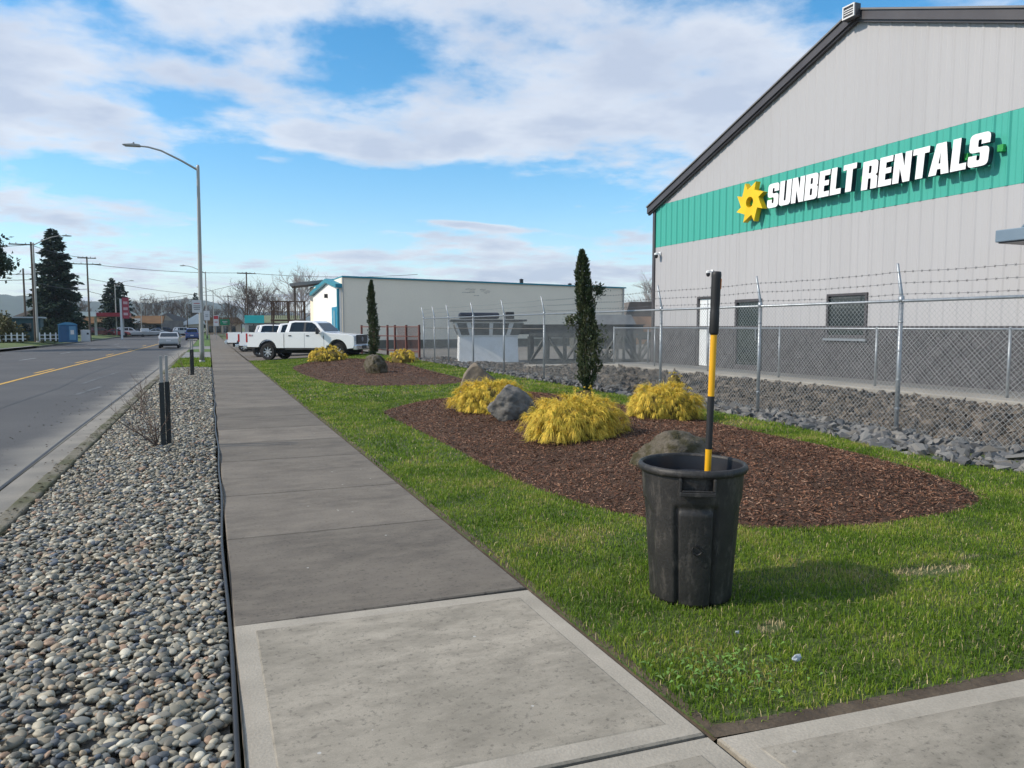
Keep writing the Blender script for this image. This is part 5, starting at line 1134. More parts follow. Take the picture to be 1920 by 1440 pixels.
def car(name, loc, rz, label, kind, m_p, group=None, cat='car', detail=True):
    t = empty(name, loc, rz, label, cat, group)
    if kind == 'sedan':
        L, W, Hh, r_ = 4.7, .90, 1.45, .32; ax = (-1.38, 1.38)
        top = [(2.32,.55),(2.30,.72),(1.95,.84),(1.05,.97),(.35,1.38),(.05,1.44),(-.75,1.45),(-1.05,1.40),(-1.72,1.05),(-2.20,1.00),(-2.33,.88),(-2.34,.55)]
        gl = [[(-1.45,1.03),(-.98,1.34),(-.42,1.385),(-.42,1.0)],[(-.34,1.0),(-.34,1.385),(.02,1.38),(.30,1.33),(.86,.99)]]
        ws = ((.97,1.0),(.38,1.36)); rw = ((-1.70,1.07),(-1.07,1.38))
    else:
        L, W, Hh, r_ = 4.7, .94, 1.75, .36; ax = (-1.38, 1.40)
        top = [(2.32,.6),(2.30,.9),(2.0,1.02),(1.15,1.12),(.55,1.62),(.25,1.70),(-1.6,1.74),(-2.02,1.68),(-2.28,1.12),(-2.32,1.0),(-2.33,.6)]
        gl = [[(-2.0,1.15),(-1.85,1.58),(-1.0,1.63),(-1.0,1.13)],[(-.92,1.13),(-.92,1.63),(-.1,1.62),(-.1,1.13)],[(-.02,1.13),(-.02,1.62),(.42,1.58),(.92,1.13)]]
        ws = ((1.08,1.16),(.58,1.60)); rw = ((-2.26,1.18),(-2.06,1.62))
    belt = 1.0 if kind == 'sedan' else 1.12
    wf = lambda x, z: W*(1-.10*abs(x/2.34)**4)*(1 if z < belt else 1-.42*(z-belt))
    low_ = [(-2.3,.30)]+arc(ax[0], r_, r_+.06, R(175), R(5), 8)+arc(ax[1], r_, r_+.06, R(175), R(5), 8)+[(2.28,.30)]
    body_prism(low_+top, wf, m_p, 'body', t, .04, zcuts=(belt,), xcuts=(-2.1,-1.8,-1.2,1.2,1.8,2.1))
    for g in gl: side_plate(g, wf, m_carglass, 'side_window', t)
    for nm, (p0, p1), s in (('windscreen', ws, 1), ('rear_window', rw, -1)):
        b = MB(); k = .10; dx = .012*s; b.quad((p0[0]+dx,-wf(*p0)+k,p0[1]+.012),(p0[0]+dx,wf(*p0)-k,p0[1]+.012),(p1[0]+dx,wf(*p1)-k,p1[1]+.012),(p1[0]+dx,-wf(*p1)+k,p1[1]+.012)); b.build(nm, m_carglass, t)
    for s in (1, -1):
        for a in ax: wheel(t, a, s*(W-.13), r_, .22, s) if detail else MB().lathe([(0,-.11),(r_,-.11),(r_,.11),(0,.11)], 16, axis='Y', c=(a, s*(W-.13), r_), cap=False).build('wheel', m_tyre, t)
        z = .78 if kind == 'sedan' else .95
        MB().box((-2.27, s*(W-.24), z), (.10,.34,.17)).build('tail_light', m_tail, t, bevel=.02); MB().box((2.24, s*(W-.24), z-.12), (.12,.36,.14)).build('headlight', m_head, t, bevel=.02)
        MB().box((.75, s*(W+.07), belt+.06), (.12,.18,.13)).build('mirror', m_p, t, bevel=.02)
    MB().box((-2.33,0,.70), (.04,.42,.15)).build('number_plate', m_sw, t); MB().box((-2.34,0,.36), (.06,1.5,.12)).build('bumper_insert', m_trim, t); MB().box((0,0,.26), (4.2,1.5,.1)).build('underbody', m_under, t)
    return t
car('sedan', (-3.5,77.2,-.40), R(90), 'silver sedan driving away on the road', 'sedan', paint('silver', (.42,.43,.44)))
car('utility_vehicle', (-2.35,119.5,-.42), R(90), 'dark blue vehicle driving ahead of the silver sedan', 'suv', paint('deep_blue', (.02,.06,.22)))

# ------------------------------------------------------------------ neighbouring yard: big tan building
tb = empty('warehouse', (8.37,51.0,.05), math.atan2(56.5-51.0, 33.6-8.37), 'long tan warehouse wall with thin blue roof edge', 'building')
m_tan = mat('tan_stucco', (.88,.78,.63), (.84,.74,.60), rough=.9, vs=.4, fine=.08, fs=10); m_teal = mat('teal_trim', (.02,.20,.27), (.025,.23,.30), rough=.5, vs=2)
MB().prism([(0,0),(25.9,0),(25.9,16),(3.41,16)], -.01, 4.85, 'XY').build('wall', m_tan, tb); MB().prism([(.0,-.12),(26.0,-.12),(26.0,16.1),(3.43,16.1)], 4.853, 4.96, 'XY').build('roof_edge', m_teal, tb)
MB().box((12.95,-.03,.22), (25.9,.06,.75)).build('base_band', mat('olive_band', (.17,.155,.12), (.13,.12,.095), vs=2), tb)
for x in (.05, 25.7): MB().tube([(x,-.08,.1),(x,-.08,4.8)], .05, 6).build('downpipe', flat('pipe_grey', (.4,.4,.38)), tb)
b = MB()
for (x, z, w) in [(10.2,4.35,.9),(10.3,4.22,.5),(11.3,4.36,.5),(11.5,4.24,.8),(10.0,4.10,1.1),(11.6,4.12,.4),(10.7,3.9,.4)]:
    u = x-w/2
    while u < x+w/2: l = rnd.uniform(.04,.11); b.box((u+l/2,-.008,z+rnd.uniform(-.02,.02)), (l,.012,rnd.uniform(.02,.05))); u += l+rnd.uniform(.02,.05)
b.build('faded_lettering', flat('ghost_letters', (.36,.33,.30), .9), tb)
for (x, h) in ((17.0,.55),(22.2,.35)): MB().lathe([(.16,4.9),(.16,4.9+h),(.22,4.92+h),(0,5.0+h)], 12, (x,3,0)).build('roof_vent', m_trim, tb)
# white gable-fronted entrance with teal trim
we = empty('office_building', (8.2,51.1,-.05), 0, 'white gabled front with teal trim at the corner of the tan warehouse', 'building')
m_wstu = mat('white_stucco', (.82,.80,.76), (.77,.75,.71), rough=.85, vs=.6)
b = MB(); b.prism([(0,0),(13.6,0),(13.6,4.2),(4.8,4.85),(0,4.25)], 0, .16, 'YZ'); b.build('wall', m_wstu, we)
b = MB(); b.prism([(-.15,4.26),(4.8,4.87),(13.8,4.22),(13.8,4.50),(4.8,5.15),(-.15,4.52)], -.25, .22, 'YZ'); b.build('roof_trim', m_teal, we)
d = MB().box((-.05,1.6,1.5), (.1,2.2,3.0)).build('door', mat('teal_door', (.01,.22,.36), (.015,.26,.42), rough=.4, vs=2), we); MB().box((-.12,1.4,1.5), (.05,.7,2.5)).build('door_pane', flat('pale_glass', (.25,.5,.6), .15), d)
MB().box((-.06,.12,2.1), (.14,.26,4.2)).build('corner_post', m_teal, we); MB().box((-.1,5.2,3.9), (.3,.1,.3)).build('lamp_bracket', m_trim, we)
# dark shed roof and wooden deck stairs behind
sh_ = empty('shed_roof', (8.0,67.5,0), R(-8), 'dark sloping canopy roof rising behind the white gable', 'canopy')
MB().box((.6,0,5.35), (3.8,5,.16), ry=R(-7)).build('roof', flat('shed_dark', (.09,.085,.085), .6), sh_); MB().box((.6,-2.52,5.32), (3.8,.06,.26), ry=R(-7)).build('fascia', flat('fascia_grey', (.20,.19,.18)), sh_)
for x in (-.9, 2.2): MB().box((x,-2.2,2.6), (.16,.16,5.2)).build('post', m_bark, sh_)
dk = empty('wooden_deck', (6.75,70.5,0), R(-8), 'weathered brown raised wooden deck with railing and steps', 'deck'); m_wood = mat('weathered_wood', (.13,.085,.06), (.09,.06,.045), rough=.9, vs=5, stretch=(1,1,.2))
for x in (-1.4,0,1.4):
    for y in (-1.2,1.2): MB().box((x,y,1.9), (.12,.12,3.9)).build('post', m_wood, dk)
MB().box((0,0,2.15), (3.,2.6,.14)).build('deck_boards', m_wood, dk); MB().box((0,-1.25,3.82), (3.,.12,.1)).box((0,-1.25,2.9), (3.,.08,.08)).build('rail', m_wood, dk)
for k in range(16): MB().box((-1.35+.18*k,-1.25,3.05), (.05,.05,1.5)).build('baluster', m_wood, dk)
for k in range(8): MB().box((-1.2+.22*k,-1.6,1.9-.25*k), (.35,.9,.06)).build('step', m_wood, dk)
st = empty('shop', (4.7,101.,-.2), R(-12), 'low shop with turquoise and pale yellow fascia beyond the pickups', 'shop')
MB().box((2.6,3,1.5), (6.2,6,3.)).build('wall', mat('shop_wall', (.5,.47,.42), (.45,.42,.38), vs=.6), st); MB().box((.75,-.1,2.72), (2.4,.3,1.0)).build('fascia', flat('turquoise', (.03,.50,.47), .4), st)
MB().box((4.15,-.1,2.75), (4.4,.3,.92)).build('fascia', flat('pale_yellow', (.62,.60,.34), .5), st)
for x in (.6,2.2,3.8,5.2): MB().box((x,-.03,1.2), (1.2,.06,1.5)).build('shop_window', m_glass, st)

# rusty red gate
gt = empty('yard_gate', (8.0,42.2,0), math.atan2(35.-42.2, 9.6-8.0), 'rust-red steel yard gate with mesh beside the white pickup', 'gate'); m_rust = mat('rust_red_steel', (.16,.055,.045), (.11,.05,.04), rough=.8, vs=6)
for k, x in enumerate((0,1.7,3.4,4.3,5.6,7.0)): MB().box((x,0,.8), (.09,.09,1.75)).build('post', m_rust, gt)
for z in (1.58,1.1,.35): MB().box((3.5,.0,z), (7.0,.04,.05)).build('rail', m_rust, gt)
b = MB()
for k in range(40):
    x = 4.4+.065*k; b.tube([(x,.03,.25),(x+.10,.05,.6),(x,.03,.9),(x+.12,.05,1.25),(x+.02,.03,1.55)], .008, 3)
b.build('coiled_wire', m_rust, gt)
# boat pilothouse sitting on the yard
ph = empty('pilothouse', (11.15,30.2,.08), R(-16), 'white boat pilothouse with slanted windows and dark flat roof', 'pilothouse'); m_pw = mat('chalky_white_paint', (.84,.85,.85), (.76,.76,.74), rough=.6, vs=2.5, lo=.45, hi=.75)
b = MB(); w0, w1, d0 = 1.27, 1.24, 1.0
b.add([(-w0,-d0,0),(w0,-d0,0),(w0,d0,0),(-w0,d0,0),(-w1,-d0*.92,1.08),(w1,-d0*.92,1.08),(w1,d0*.92,1.08),(-w1,d0*.92,1.08)], [(0,3,2,1),(4,5,6,7),(0,1,5,4),(1,2,6,5),(2,3,7,6),(3,0,4,7)]); b.build('lower_wall', m_pw, ph, bevel=.03)
w2 = 1.46; b = MB(); b.add([(-w1,-.92,1.082),(w1,-.92,1.082),(w1,.92,1.082),(-w1,.92,1.082),(-w2,-1.12,1.72),(w2,-1.12,1.72),(w2,1.12,1.72),(-w2,1.12,1.72)], [(0,3,2,1),(4,5,6,7),(0,1,5,4),(1,2,6,5),(2,3,7,6),(3,0,4,7)]); b.build('upper_wall', m_pw, ph)
for (a, c) in ((-1.12,-.78),(-.62,.02),(.16,.72),(.88,1.24)):
    b = MB(); f = lambda u, t: (u*(1+.22*t), -.92-.2*t-.012, 1.082+.638*t); b.quad(f(a,.12), f(c,.12), f(c,.9), f(a,.9)); b.build('window', mat('grey_glass', (.09,.10,.10), (.16,.17,.165), rough=.15, vs=2), ph)
for s in (-1, 1):
    b = MB(); f = lambda v, t: (s*(w1+.28*t+.012), v*(1+.2*t), 1.082+.638*t); b.quad(f(-.7,.12), f(.7,.12), f(.7,.9), f(-.7,.9)); b.build('window', MATS['grey_glass'], ph)
MB().box((0,0,1.77), (3.2,2.5,.08)).build('roof', flat('dark_roof', (.045,.05,.055), .6), ph, bevel=.03); MB().box((-.35,.1,1.98), (1.75,.8,.27)).build('roof_box', flat('navy_box', (.015,.02,.035), .4), ph, bevel=.09); MB().box((1.0,.1,2.0), (.36,.4,.30)).build('vent_box', m_trim, ph, bevel=.02)
MB().box((0,0,-.03), (3.0,2.3,.10)).build('skid', m_cc, ph)
# stacked steel truss frames
m_steel = mat('dull_green_steel', (.075,.085,.085), (.11,.115,.11), rough=.7, vs=5, metal=.2)
def truss(loc, rz, L, h, n, label):
    e_ = empty('truss_frame', loc, rz, label, 'truss', 'stacked steel trusses in the yard')
    for z in (.06, h-.06): MB().box((L/2,0,z), (L,.14,.12)).build('chord', m_steel, e_)
    for k in range(n+1): MB().box((L*k/n,0,h/2), (.10,.10,h-.26)).build('upright', m_steel, e_)
    for k in range(n):
        a = (L*k/n+.06, h-.13) if k % 2 else (L*k/n+.06, .13); c = (L*(k+1)/n-.06, .13) if k % 2 else (L*(k+1)/n-.06, h-.13)
        MB().tube([(a[0],0,a[1]),(c[0],0,c[1])], .055, 6).build('diagonal', m_steel, e_)
truss((12.0,27.6,.08), R(-22), 3.6, 1.25, 5, 'dark steel truss frame right of the pilothouse'); truss((14.4,28.2,.08), R(-20), 4.2, 1.3, 6, 'second dark steel truss frame behind the tall cypress')
truss((12.9,29.4,.08), R(-22), 5.2, 1.15, 7, 'rear dark steel truss frame in the yard')
o = empty('steel_beam', (13.0,30.6,.9), R(-20), 'long dark steel beam lying on top of the trusses', 'beam')
MB().box((2.6,0,.55), (5.6,.5,.40)).build('web', flat('dark_beam', (.05,.055,.06), .6), o); MB().box((2.6,0,.77), (5.7,.7,.04)).build('flange', MATS['dark_beam'], o); MB().box((2.6,0,-.2), (.2,.3,1.2)).box((5.0,0,-.2), (.2,.3,1.2)).box((.4,0,-.2), (.2,.3,1.2)).build('support', m_steel, o)
# low roofs between warehouse and metal building
def hut(loc, rz, w, d, h, rh, mw, mr_, label, name='low_building'):
    e_ = empty(name, loc, rz, label, 'building'); MB().box((0,0,h/2), (w,d,h)).build('wall', mw, e_); b = MB(); b.prism([(-w/2-.3,h),(w/2+.3,h),(w/2-.2,h+rh),(-w/2+.2,h+rh)], -d/2-.3, d/2+.3, 'XZ'); b.build('roof', mr_, e_)
    for k in range(3): MB().box((-w/3+k*w/3,-d/2-.03,h*.5), (w*.14,.06,h*.4)).build('window', m_glass, e_)
    return e_
hut((25.5,46,0), R(-20), 4.0, 3.0, 1.5, .9, m_steel, mat('corrugated_grey', (.36,.36,.36), (.30,.30,.3), rough=.6, vs=3), 'low grey corrugated shed at the end of the tan warehouse', 'storage_shed')
hut((36,58.,0), R(-20), 9, 6, 1.55, .9, mat('orange_wall', (.55,.27,.12), (.5,.24,.11), vs=1), mat('orange_tile', (.50,.30,.19), (.44,.26,.17), vs=2), 'orange-tan low roof just left of the metal building')
hut((46,70.,0), R(-20), 8, 6, 2.6, 1.6, mat('brown_wall', (.2,.15,.12), (.17,.13,.1), vs=1), mat('brown_shingle', (.14,.12,.11), (.11,.1,.09), vs=2), 'brown gabled house roof behind the fence')

# ------------------------------------------------------------------ across the road
pk = []
def picket(x0, y0, x1, y1, label):
    L = math.hypot(x1-x0, y1-y0); e_ = empty('picket_fence', (x0, y0, .05), math.atan2(y1-y0, x1-x0), label, 'fence'); m = flat('picket_white', (.78,.79,.80), .5)
    MB().box((L/2,.03,.28), (L,.03,.07)).build('rail', m, e_); MB().box((L/2,.03,.66), (L,.03,.07)).build('rail', m, e_)
    n = int(L/.48); pk_ = MB().prism([(-.07,.05),(.07,.05),(.07,.85),(0,.95),(-.07,.85)], -.02, .012, 'XZ').data('picket', m)
    for k in range(n+1): put('picket', pk_, e_, (k*.48, -.02, 0))
picket(-24.5,86.5,-17.3,88.5,'white picket fence at the left, before the dark utility pole'); picket(-16.2,88.9,-13.9,89.3,'short white picket fence beside the blue booth')
bt = empty('portable_booth', (-13.4,87.3,.0), R(10), 'blue portable toilet booth with curved roof on the verge', 'booth'); m_blue = mat('booth_blue', (.02,.095,.20), (.03,.12,.25), rough=.4, vs=2)
MB().box((0,0,1.0), (1.9,1.5,2.0)).build('cabin', m_blue, bt, bevel=.05); b = MB(); b.prism([(-1.0,2.0),(1.0,2.0)]+arc(0,.35,1.95,R(60),R(120),8), -.8, .8, 'XZ'); b.build('roof', mat('booth_roof', (.05,.20,.36), (.07,.24,.4), rough=.35, vs=2), bt)
MB().box((-.45,-.77,1.0), (.62,.06,1.7)).build('door', flat('booth_door', (.02,.09,.20), .4), bt); MB().box((.45,-.77,1.05), (.66,.05,1.6)).build('panel', flat('booth_panel', (.10,.24,.38), .35), bt); MB().box((.42,-.81,1.15), (.35,.03,.5)).build('notice', m_sw, bt); bt.scale = (.88,.88,.88)
cb = empty('utility_cabinet', (-12.0,88.6,.0), R(8), 'pale grey utility cabinet beside the blue booth', 'cabinet'); MB().box((0,0,.62), (.85,.6,1.24)).build('cabinet_body', flat('cabinet_grey', (.52,.53,.53), .5), cb, bevel=.03); MB().box((0,-.315,.64), (.7,.02,1.0)).build('door', flat('cabinet_door', (.58,.59,.59), .5), cb); MB().box((.2,-.335,.85), (.2,.012,.2)).build('vent', m_trim, cb)
th = empty('mobile_home', (-19.6,97,.0), R(6), 'dark teal mobile home with pale flat roof behind the picket fence', 'house'); MB().box((0,0,1.25), (4.4,4,2.5)).build('wall', mat('dark_teal_wall', (.04,.085,.095), (.05,.10,.11), vs=1), th); MB().box((0,0,2.58), (5.0,4.5,.16)).build('roof', flat('pale_roof', (.42,.45,.47), .6), th)
for x in (-1.2,.9): MB().box((x,-2.02,1.5), (.9,.05,.9)).build('window', m_glass, th)
th = empty('mobile_home', (-25.2,97.5,.0), R(6), 'low grey mobile home at the left edge behind the hedge', 'house'); MB().box((0,0,1.2), (5.6,4,2.4)).build('wall', mat('grey_wall', (.30,.31,.31), (.26,.27,.27), vs=1), th); MB().box((0,0,2.46), (6.2,4.5,.14)).build('roof', MATS['pale_roof'], th); MB().box((1.2,-2.02,1.4), (1.1,.05,.8)).build('window', m_glass, th)

def leafy_bush(name, loc, w, h, label, m, n, seed, leaf):
    r_ = np.random.default_rng(seed); e_ = empty(name, loc, label=label, cat='bush'); az = r_.random(n)*2*np.pi; t = np.arccos(1-r_.random(n)); k = (.55+.45*r_.random(n)**.4)*(1+.16*np.sin(az*3+t*5)+.1*np.sin(az*7+t*3))
    P = np.stack([k*np.sin(t)*np.cos(az)*w/2, k*np.sin(t)*np.sin(az)*w/2, k*np.cos(t)*h], 1); D = r_.normal(size=(n,3)); D /= np.linalg.norm(D, axis=1)[:, None]; Ls = r_.uniform(.6,1.4,n)*leaf
    V, F = leaf_cards(P, D, Ls, Ls*.6, r_); put('foliage', fast_mesh('foliage', V, F, m), e_); b = MB()
    for k in range(5): b.tube([(0,0,-.05),(math.cos(k*1.3)*w*.15,math.sin(k*1.3)*w*.15,h*.5)], [.06,.02], 5)
    b.build('stems', m_bark, e_); return e_
leafy_bush('hedge_bush', (-20.3,89.8,.1), 5.0, 2.6, 'large olive-bronze bush behind the picket fence at left edge', mat('bronze_leaf', (.15,.12,.04), (.09,.09,.03), rough=.7, vs=1, island=.4), 5500, 3, .28)
leafy_bush('hedge_bush', (-15.8,93.,.0), 2.6, 1.5, 'small dark green bush behind the blue booth', mat('dark_leaf', (.03,.045,.02), (.045,.06,.025), rough=.8, vs=1, island=.4), 1800, 5, .25)

# conifers
m_fir = mat('fir_needles', (.016,.034,.018), (.028,.050,.026), rough=.85, vs=.6, island=.4)
def conifer_mesh(h, w, seed, n_br, per, full=1.):
    r_ = np.random.default_rng(seed); Ps = []; Ds = []; Ls = []
    for k in range(n_br):
        t = (k+r_.random())/n_br; z = h*(.10+.90*t); L = w/2*(1-t)**.72*r_.uniform(.55,1.15)*full+.12; az = r_.random()*2*np.pi; dz = -.30+.55*t+r_.normal(0,.08)
        d = np.array([math.cos(az), math.sin(az), dz]); d /= np.linalg.norm(d); m_ = max(5, int(per*(L/(w/2))+3)); s = r_.random(m_)**.75
        P = np.array([0,0,z])+d*(s*L)[:, None]; P[:, 2] -= .12*L*s*s; perp = np.array([-d[1], d[0], 0]); q = r_.normal(0,1,m_); P += perp*(q*.17*L*(1.05-s))[:, None]; P[:, 2] += r_.normal(0,.05*L,m_)
        dd = d[None]*.6+perp[None]*q[:, None]*.6+r_.normal(0,.35,(m_,3)); dd[:, 2] -= .25; dd /= np.linalg.norm(dd, axis=1)[:, None]; Ps.append(P); Ds.append(dd); Ls.append(r_.uniform(.5,1.2,m_)*h*.034)
    P, D, Lg = np.concatenate(Ps), np.concatenate(Ds), np.concatenate(Ls); V, F = leaf_cards(P, D, Lg, Lg*.55, r_); return fast_mesh('crown', V, F, m_fir)
CON = [conifer_mesh(20, 8.2, 1, 300, 85), conifer_mesh(12, 8.5, 2, 190, 70, 1.1), conifer_mesh(16, 8, 3, 240, 80, 1.15)]
tr_m = MB().tube([(0,0,-.3),(0,0,10),(0,0,19)], [.45,.28,.04], 8).data('trunk', m_bark)
def conifer(loc, k, s, rz, label):
    hh = (20,12,16)[k]; e_ = empty('conifer_tree', loc, rz, label, 'tree', 'conifers across the road'); put('crown', CON[k], e_, scale=s); put('trunk', tr_m, e_, scale=(s[0],s[1],s[2]*hh/20)); return e_
conifer((-21.0,128,.0), 0, (1.08,1.08,.79), 1., 'tallest dark conifer, behind the lamp across the road')
conifer((-24.2,161,.0), 1, (.62,.62,.80), 2., 'shorter conifer just right of the tallest one')
conifer((-18.0,170,.0), 2, (.85,.85,.70), 3., 'broad dark conifer left of the red pole sign'); conifer((-16.6,171,.0), 2, (.75,.75,.66), 5.1, 'slightly lower conifer touching the broad one')
conifer((-3.6,245,-.3), 1, (.8,.8,1.0), 4., 'small distant conifer left of the nearest lamp pole')
# big pine at the left edge
pn = empty('pine_tree', (-20.0,73.5,.05), 0, 'dark pine crown hanging in at the left edge', 'tree'); r_ = np.random.default_rng(6); Ps = []
for k in range(70):
    c = np.array([r_.normal(.1,1.7), r_.normal(0,1.6), r_.uniform(5.4,11.2)]); c[:2] *= np.interp(c[2], [5,7,9,11.5], [1.1,1.05,.8,.35]); Ps.append(c+r_.normal(0,1,(260,3))*np.array([.6,.6,.36]))
P = np.concatenate(Ps); D = r_.normal(size=P.shape); D[:, 2] += .4; D /= np.linalg.norm(D, axis=1)[:, None]; Lg = r_.uniform(.25,.6,len(P)); V, F = leaf_cards(P, D, Lg, Lg*.5, r_); put('crown', fast_mesh('crown', V, F, m_fir), pn)
MB().tube([(0,0,-.2),(.15,0,5),(0,0,10.5)], [.32,.24,.05], 8).tube([(.1,0,5),(1.3,.2,6.3)], [.12,.04], 6).tube([(.1,0,6),(-1.4,.2,7.6)], [.12,.04], 6).build('trunk', m_bark, pn)

# bare deciduous trees
def bare_tree_mesh(h, seed, lev, col, nm):
    r_ = random.Random(seed); tk = MB(); tk.tube([(0,0,-.2),(.05,0,h*.18),(.0,.05,h*.4),(.1,0,h*.62)], [h*.018,h*.015,h*.011,h*.005], 7); cr_ = MB()
    for k in range(17):
        z = h*(.18+.42*k/16); a = k*2.4+r_.random(); twig(cr_, Vector((.04,0,z)), Vector((math.cos(a)*.62, math.sin(a)*.62, .95)).normalized(), h*r_.uniform(.24,.34)*(1.1-.4*k/16), h*.0058, lev, r_, .40, 0., None, .66, (3,3,4))
    return tk.data('trunk', col), cr_.data('crown', col, recalc=False)
m_bt1 = mat('bare_brown', (.11,.085,.072), (.15,.115,.10), rough=.95, vs=.8); m_bt2 = mat('birch_pale', (.42,.39,.37), (.30,.27,.255), rough=.9, vs=1.5)
BT = [bare_tree_mesh(11, 1, 4, m_bt1, 'a'), bare_tree_mesh(10, 2, 4, m_bt1, 'b'), bare_tree_mesh(12, 3, 4, m_bt2, 'c')]
def bare(x, y, k, s, rz, label):
    e_ = empty('bare_tree', (x, y, -.3), rz, label, 'tree', 'leafless trees in the background'); put('trunk', BT[k][0], e_, scale=s*.87); put('crown', BT[k][1], e_, scale=s*.87)
bare(5.2,122,0,.98,0.,'leafless tree left of the utility pole by the pickups'); bare(7.6,128,1,1.05,1.,'leafless tree right of the utility pole by the pickups'); bare(9.2,112,0,.78,2.,'lower leafless tree above the turquoise fascia'); bare(11.6,104,2,.98,.5,'pale birch rising behind the dark shed roof')
bare(3.6,140,1,.8,2.2,'thin leafless tree beyond the green street sign'); bare(16.5,98,1,.75,3.,'leafless treetop showing over left end of warehouse'); bare(29.,112,0,.88,4.,'leafless treetop over the middle of the warehouse'); bare(38,118,1,.92,5.,'leafless treetop over the right part of the warehouse')
bare(60,92,2,.92,1.5,'pale leafless tree between warehouse and metal building'); bare(-12.5,205,0,1.05,.3,'leafless brown tree over the shops, left'); bare(-15.8,212,1,1.1,1.3,'leafless brown tree behind the red pole sign'); bare(-9.4,225,1,1.15,2.3,'leafless brown tree behind grey gabled house')
bare(-6.5,232,0,1.15,3.3,'leafless brown tree right of the grey gable'); bare(-2.2,228,1,1.,4.3,'leafless brown tree behind the nearest lamp pole'); bare(-25.5,180,0,.85,5.3,'leafless brown tree between the tall conifers'); bare(0.9,222,0,.85,6.,'leafless tree behind the far lamp posts')
# utility poles and wires
m_pole = mat('creosote_pole', (.085,.065,.05), (.12,.095,.075), rough=.95, vs=4, stretch=(1,1,.1))
def upole(x, y, h, label, arms, rz=0.):
    e_ = empty('utility_pole', (x, y, 0), rz, label, 'utility pole', 'wooden utility poles'); MB().tube([(0,0,-.5),(0,0,h)], [.14,.09], 8).build('pole', m_pole, e_)
    for (z, w, dx) in arms:
        a = MB().box((dx,-.12,z), (w,.10,.12)).build('crossarm', m_pole, e_)
        for k in (-.45,-.2,.2,.45): MB().lathe([(.04,z+.06),(.05,z+.12),(.02,z+.2)], 6, (dx+w*k,-.12,0)).build('insulator', flat('insulator', (.25,.22,.2)), a)
upole(-17.4,93.5,10.6,'dark utility pole next to the lamp across the road',[(10.3,2.2,-.9)]); upole(-14.9,114.,10.9,'utility pole with two crossarms across the road',[(10.7,2.2,0),(9.9,3.4,0)]); upole(5.3,117,9.6,'utility pole among bare trees beyond the pickups',[(9.4,2.6,0)])
upole(-19.5,100,8.2,'thin pole left of the dark utility pole',[]); upole(3.9,170,8.2,'distant utility pole over the sidewalk',[(8.,2.,0)]); upole(-4.6,185,6.5,'short far pole by the white gabled house',[]); upole(-13.5,190,8,'far leaning pole over the brown shops',[(7.7,1.5,0)])
m_cab = flat('cable_black', (.03,.03,.035), .6)
wr = empty('overhead_wires', (0,0,0), label='sagging overhead cables strung between the utility poles', cat='wires')
def span(a, c, sag, r_=.03):
    a, c = Vector(a), Vector(c); pts = []
    for k in range(13): t = k/12; p = a.lerp(c, t); p.z -= sag*4*t*(1-t); pts.append(p)
    MB().tube(pts, r_, 4).build('cable', m_cab, wr)
span((-14.9,113.9,9.95),(5.3,116.9,9.5),.4); span((-17.4,93.4,10.3),(-14.9,113.9,10.8),.3); span((-14.9,114,8.),(3.9,170,8.),.5); span((5.3,117,9.5),(30,112,9.6),.5); span((5.3,117,8.2),(-13.5,190,7.8),.6); span((-60,96,8.2),(-17.4,93.5,7.2),.7); span((-60,96,7.4),(-17.4,93.5,6.6),.8); span((-17.4,93.5,6.4),(-14.9,114,6.6),.3); span((-40,100,9.9),(-17.4,93.4,10.3),.4); span((-14.9,114,6.3),(-4.6,185,6.2),.6); span((3.9,170,7.9),(14.,175,7.6),.3)

# shops, petrol canopy, far houses
gs = empty('petrol_canopy', (-22.,151,0), R(3), 'white and red petrol station canopy on posts', 'canopy')
MB().box((1.2,0,3.75), (4.7,7,.8)).build('fascia_white', flat('canopy_white', (.75,.75,.75), .5), gs); MB().box((6.2,0,3.68), (5.2,7,.66)).build('fascia_red', flat('canopy_red', (.30,.02,.03), .5), gs)
for x in (0,3.2,7.5): MB().box((x,0,1.65), (.4,.4,3.3)).build('post', flat('canopy_post', (.5,.5,.5)), gs)
rs_ = empty('pole_sign', (-11.9,128,-1.2), 0, 'tall red and white pole sign near the petrol canopy', 'sign'); MB().box((-.55,0,3.5), (.28,.3,7.)).build('post', flat('sign_post_white', (.6,.6,.6)), rs_); MB().box((.1,0,5.6), (.9,.35,3.2)).build('panel', flat('sign_panel_red', (.34,.04,.06), .5), rs_)
for z in (6.4,5.5,4.7): MB().box((.1,-.2,z), (.6,.04,.4)).build('marking', flat('sign_pink', (.55,.35,.36), .5), rs_)
ml = empty('shop_row', (-24.5,184,-.3), math.atan2(177.7-184, 14.2), 'long low row of shops with brown mansard roof', 'shop'); m_br = mat('brown_shingle_front', (.22,.13,.07), (.17,.10,.055), rough=.9, vs=1.5, stretch=(.3,1,3))
MB().box((8,5,1.6), (17,9.5,3.2)).build('wall', mat('shop_front_wall', (.20,.18,.16), (.15,.13,.12), vs=1), ml); b = MB(); b.prism([(-.6,2.5),(-.9,2.55),(-.1,4.2),(.6,4.2)], -.6, 17, 'YZ'); b.build('mansard_roof', m_br, ml)
for k in range(9): w_ = MB().box((.6+1.9*k,.22,1.3), (1.3,.1,1.9)).build('shop_window', m_glass, ml); MB().box((.6+1.9*k,.15,2.3), (1.3,.05,.08)).build('frame', flat('frame_pale', (.5,.48,.45)), w_)
MB().box((7.2,-1.1,3.4), (2.2,.12,.35)).build('fascia_sign', m_sg, ml); MB().box((11.5,-1.1,3.1), (1.6,.12,1.0)).build('fascia_sign', flat('pale_panel', (.45,.48,.5)), ml)
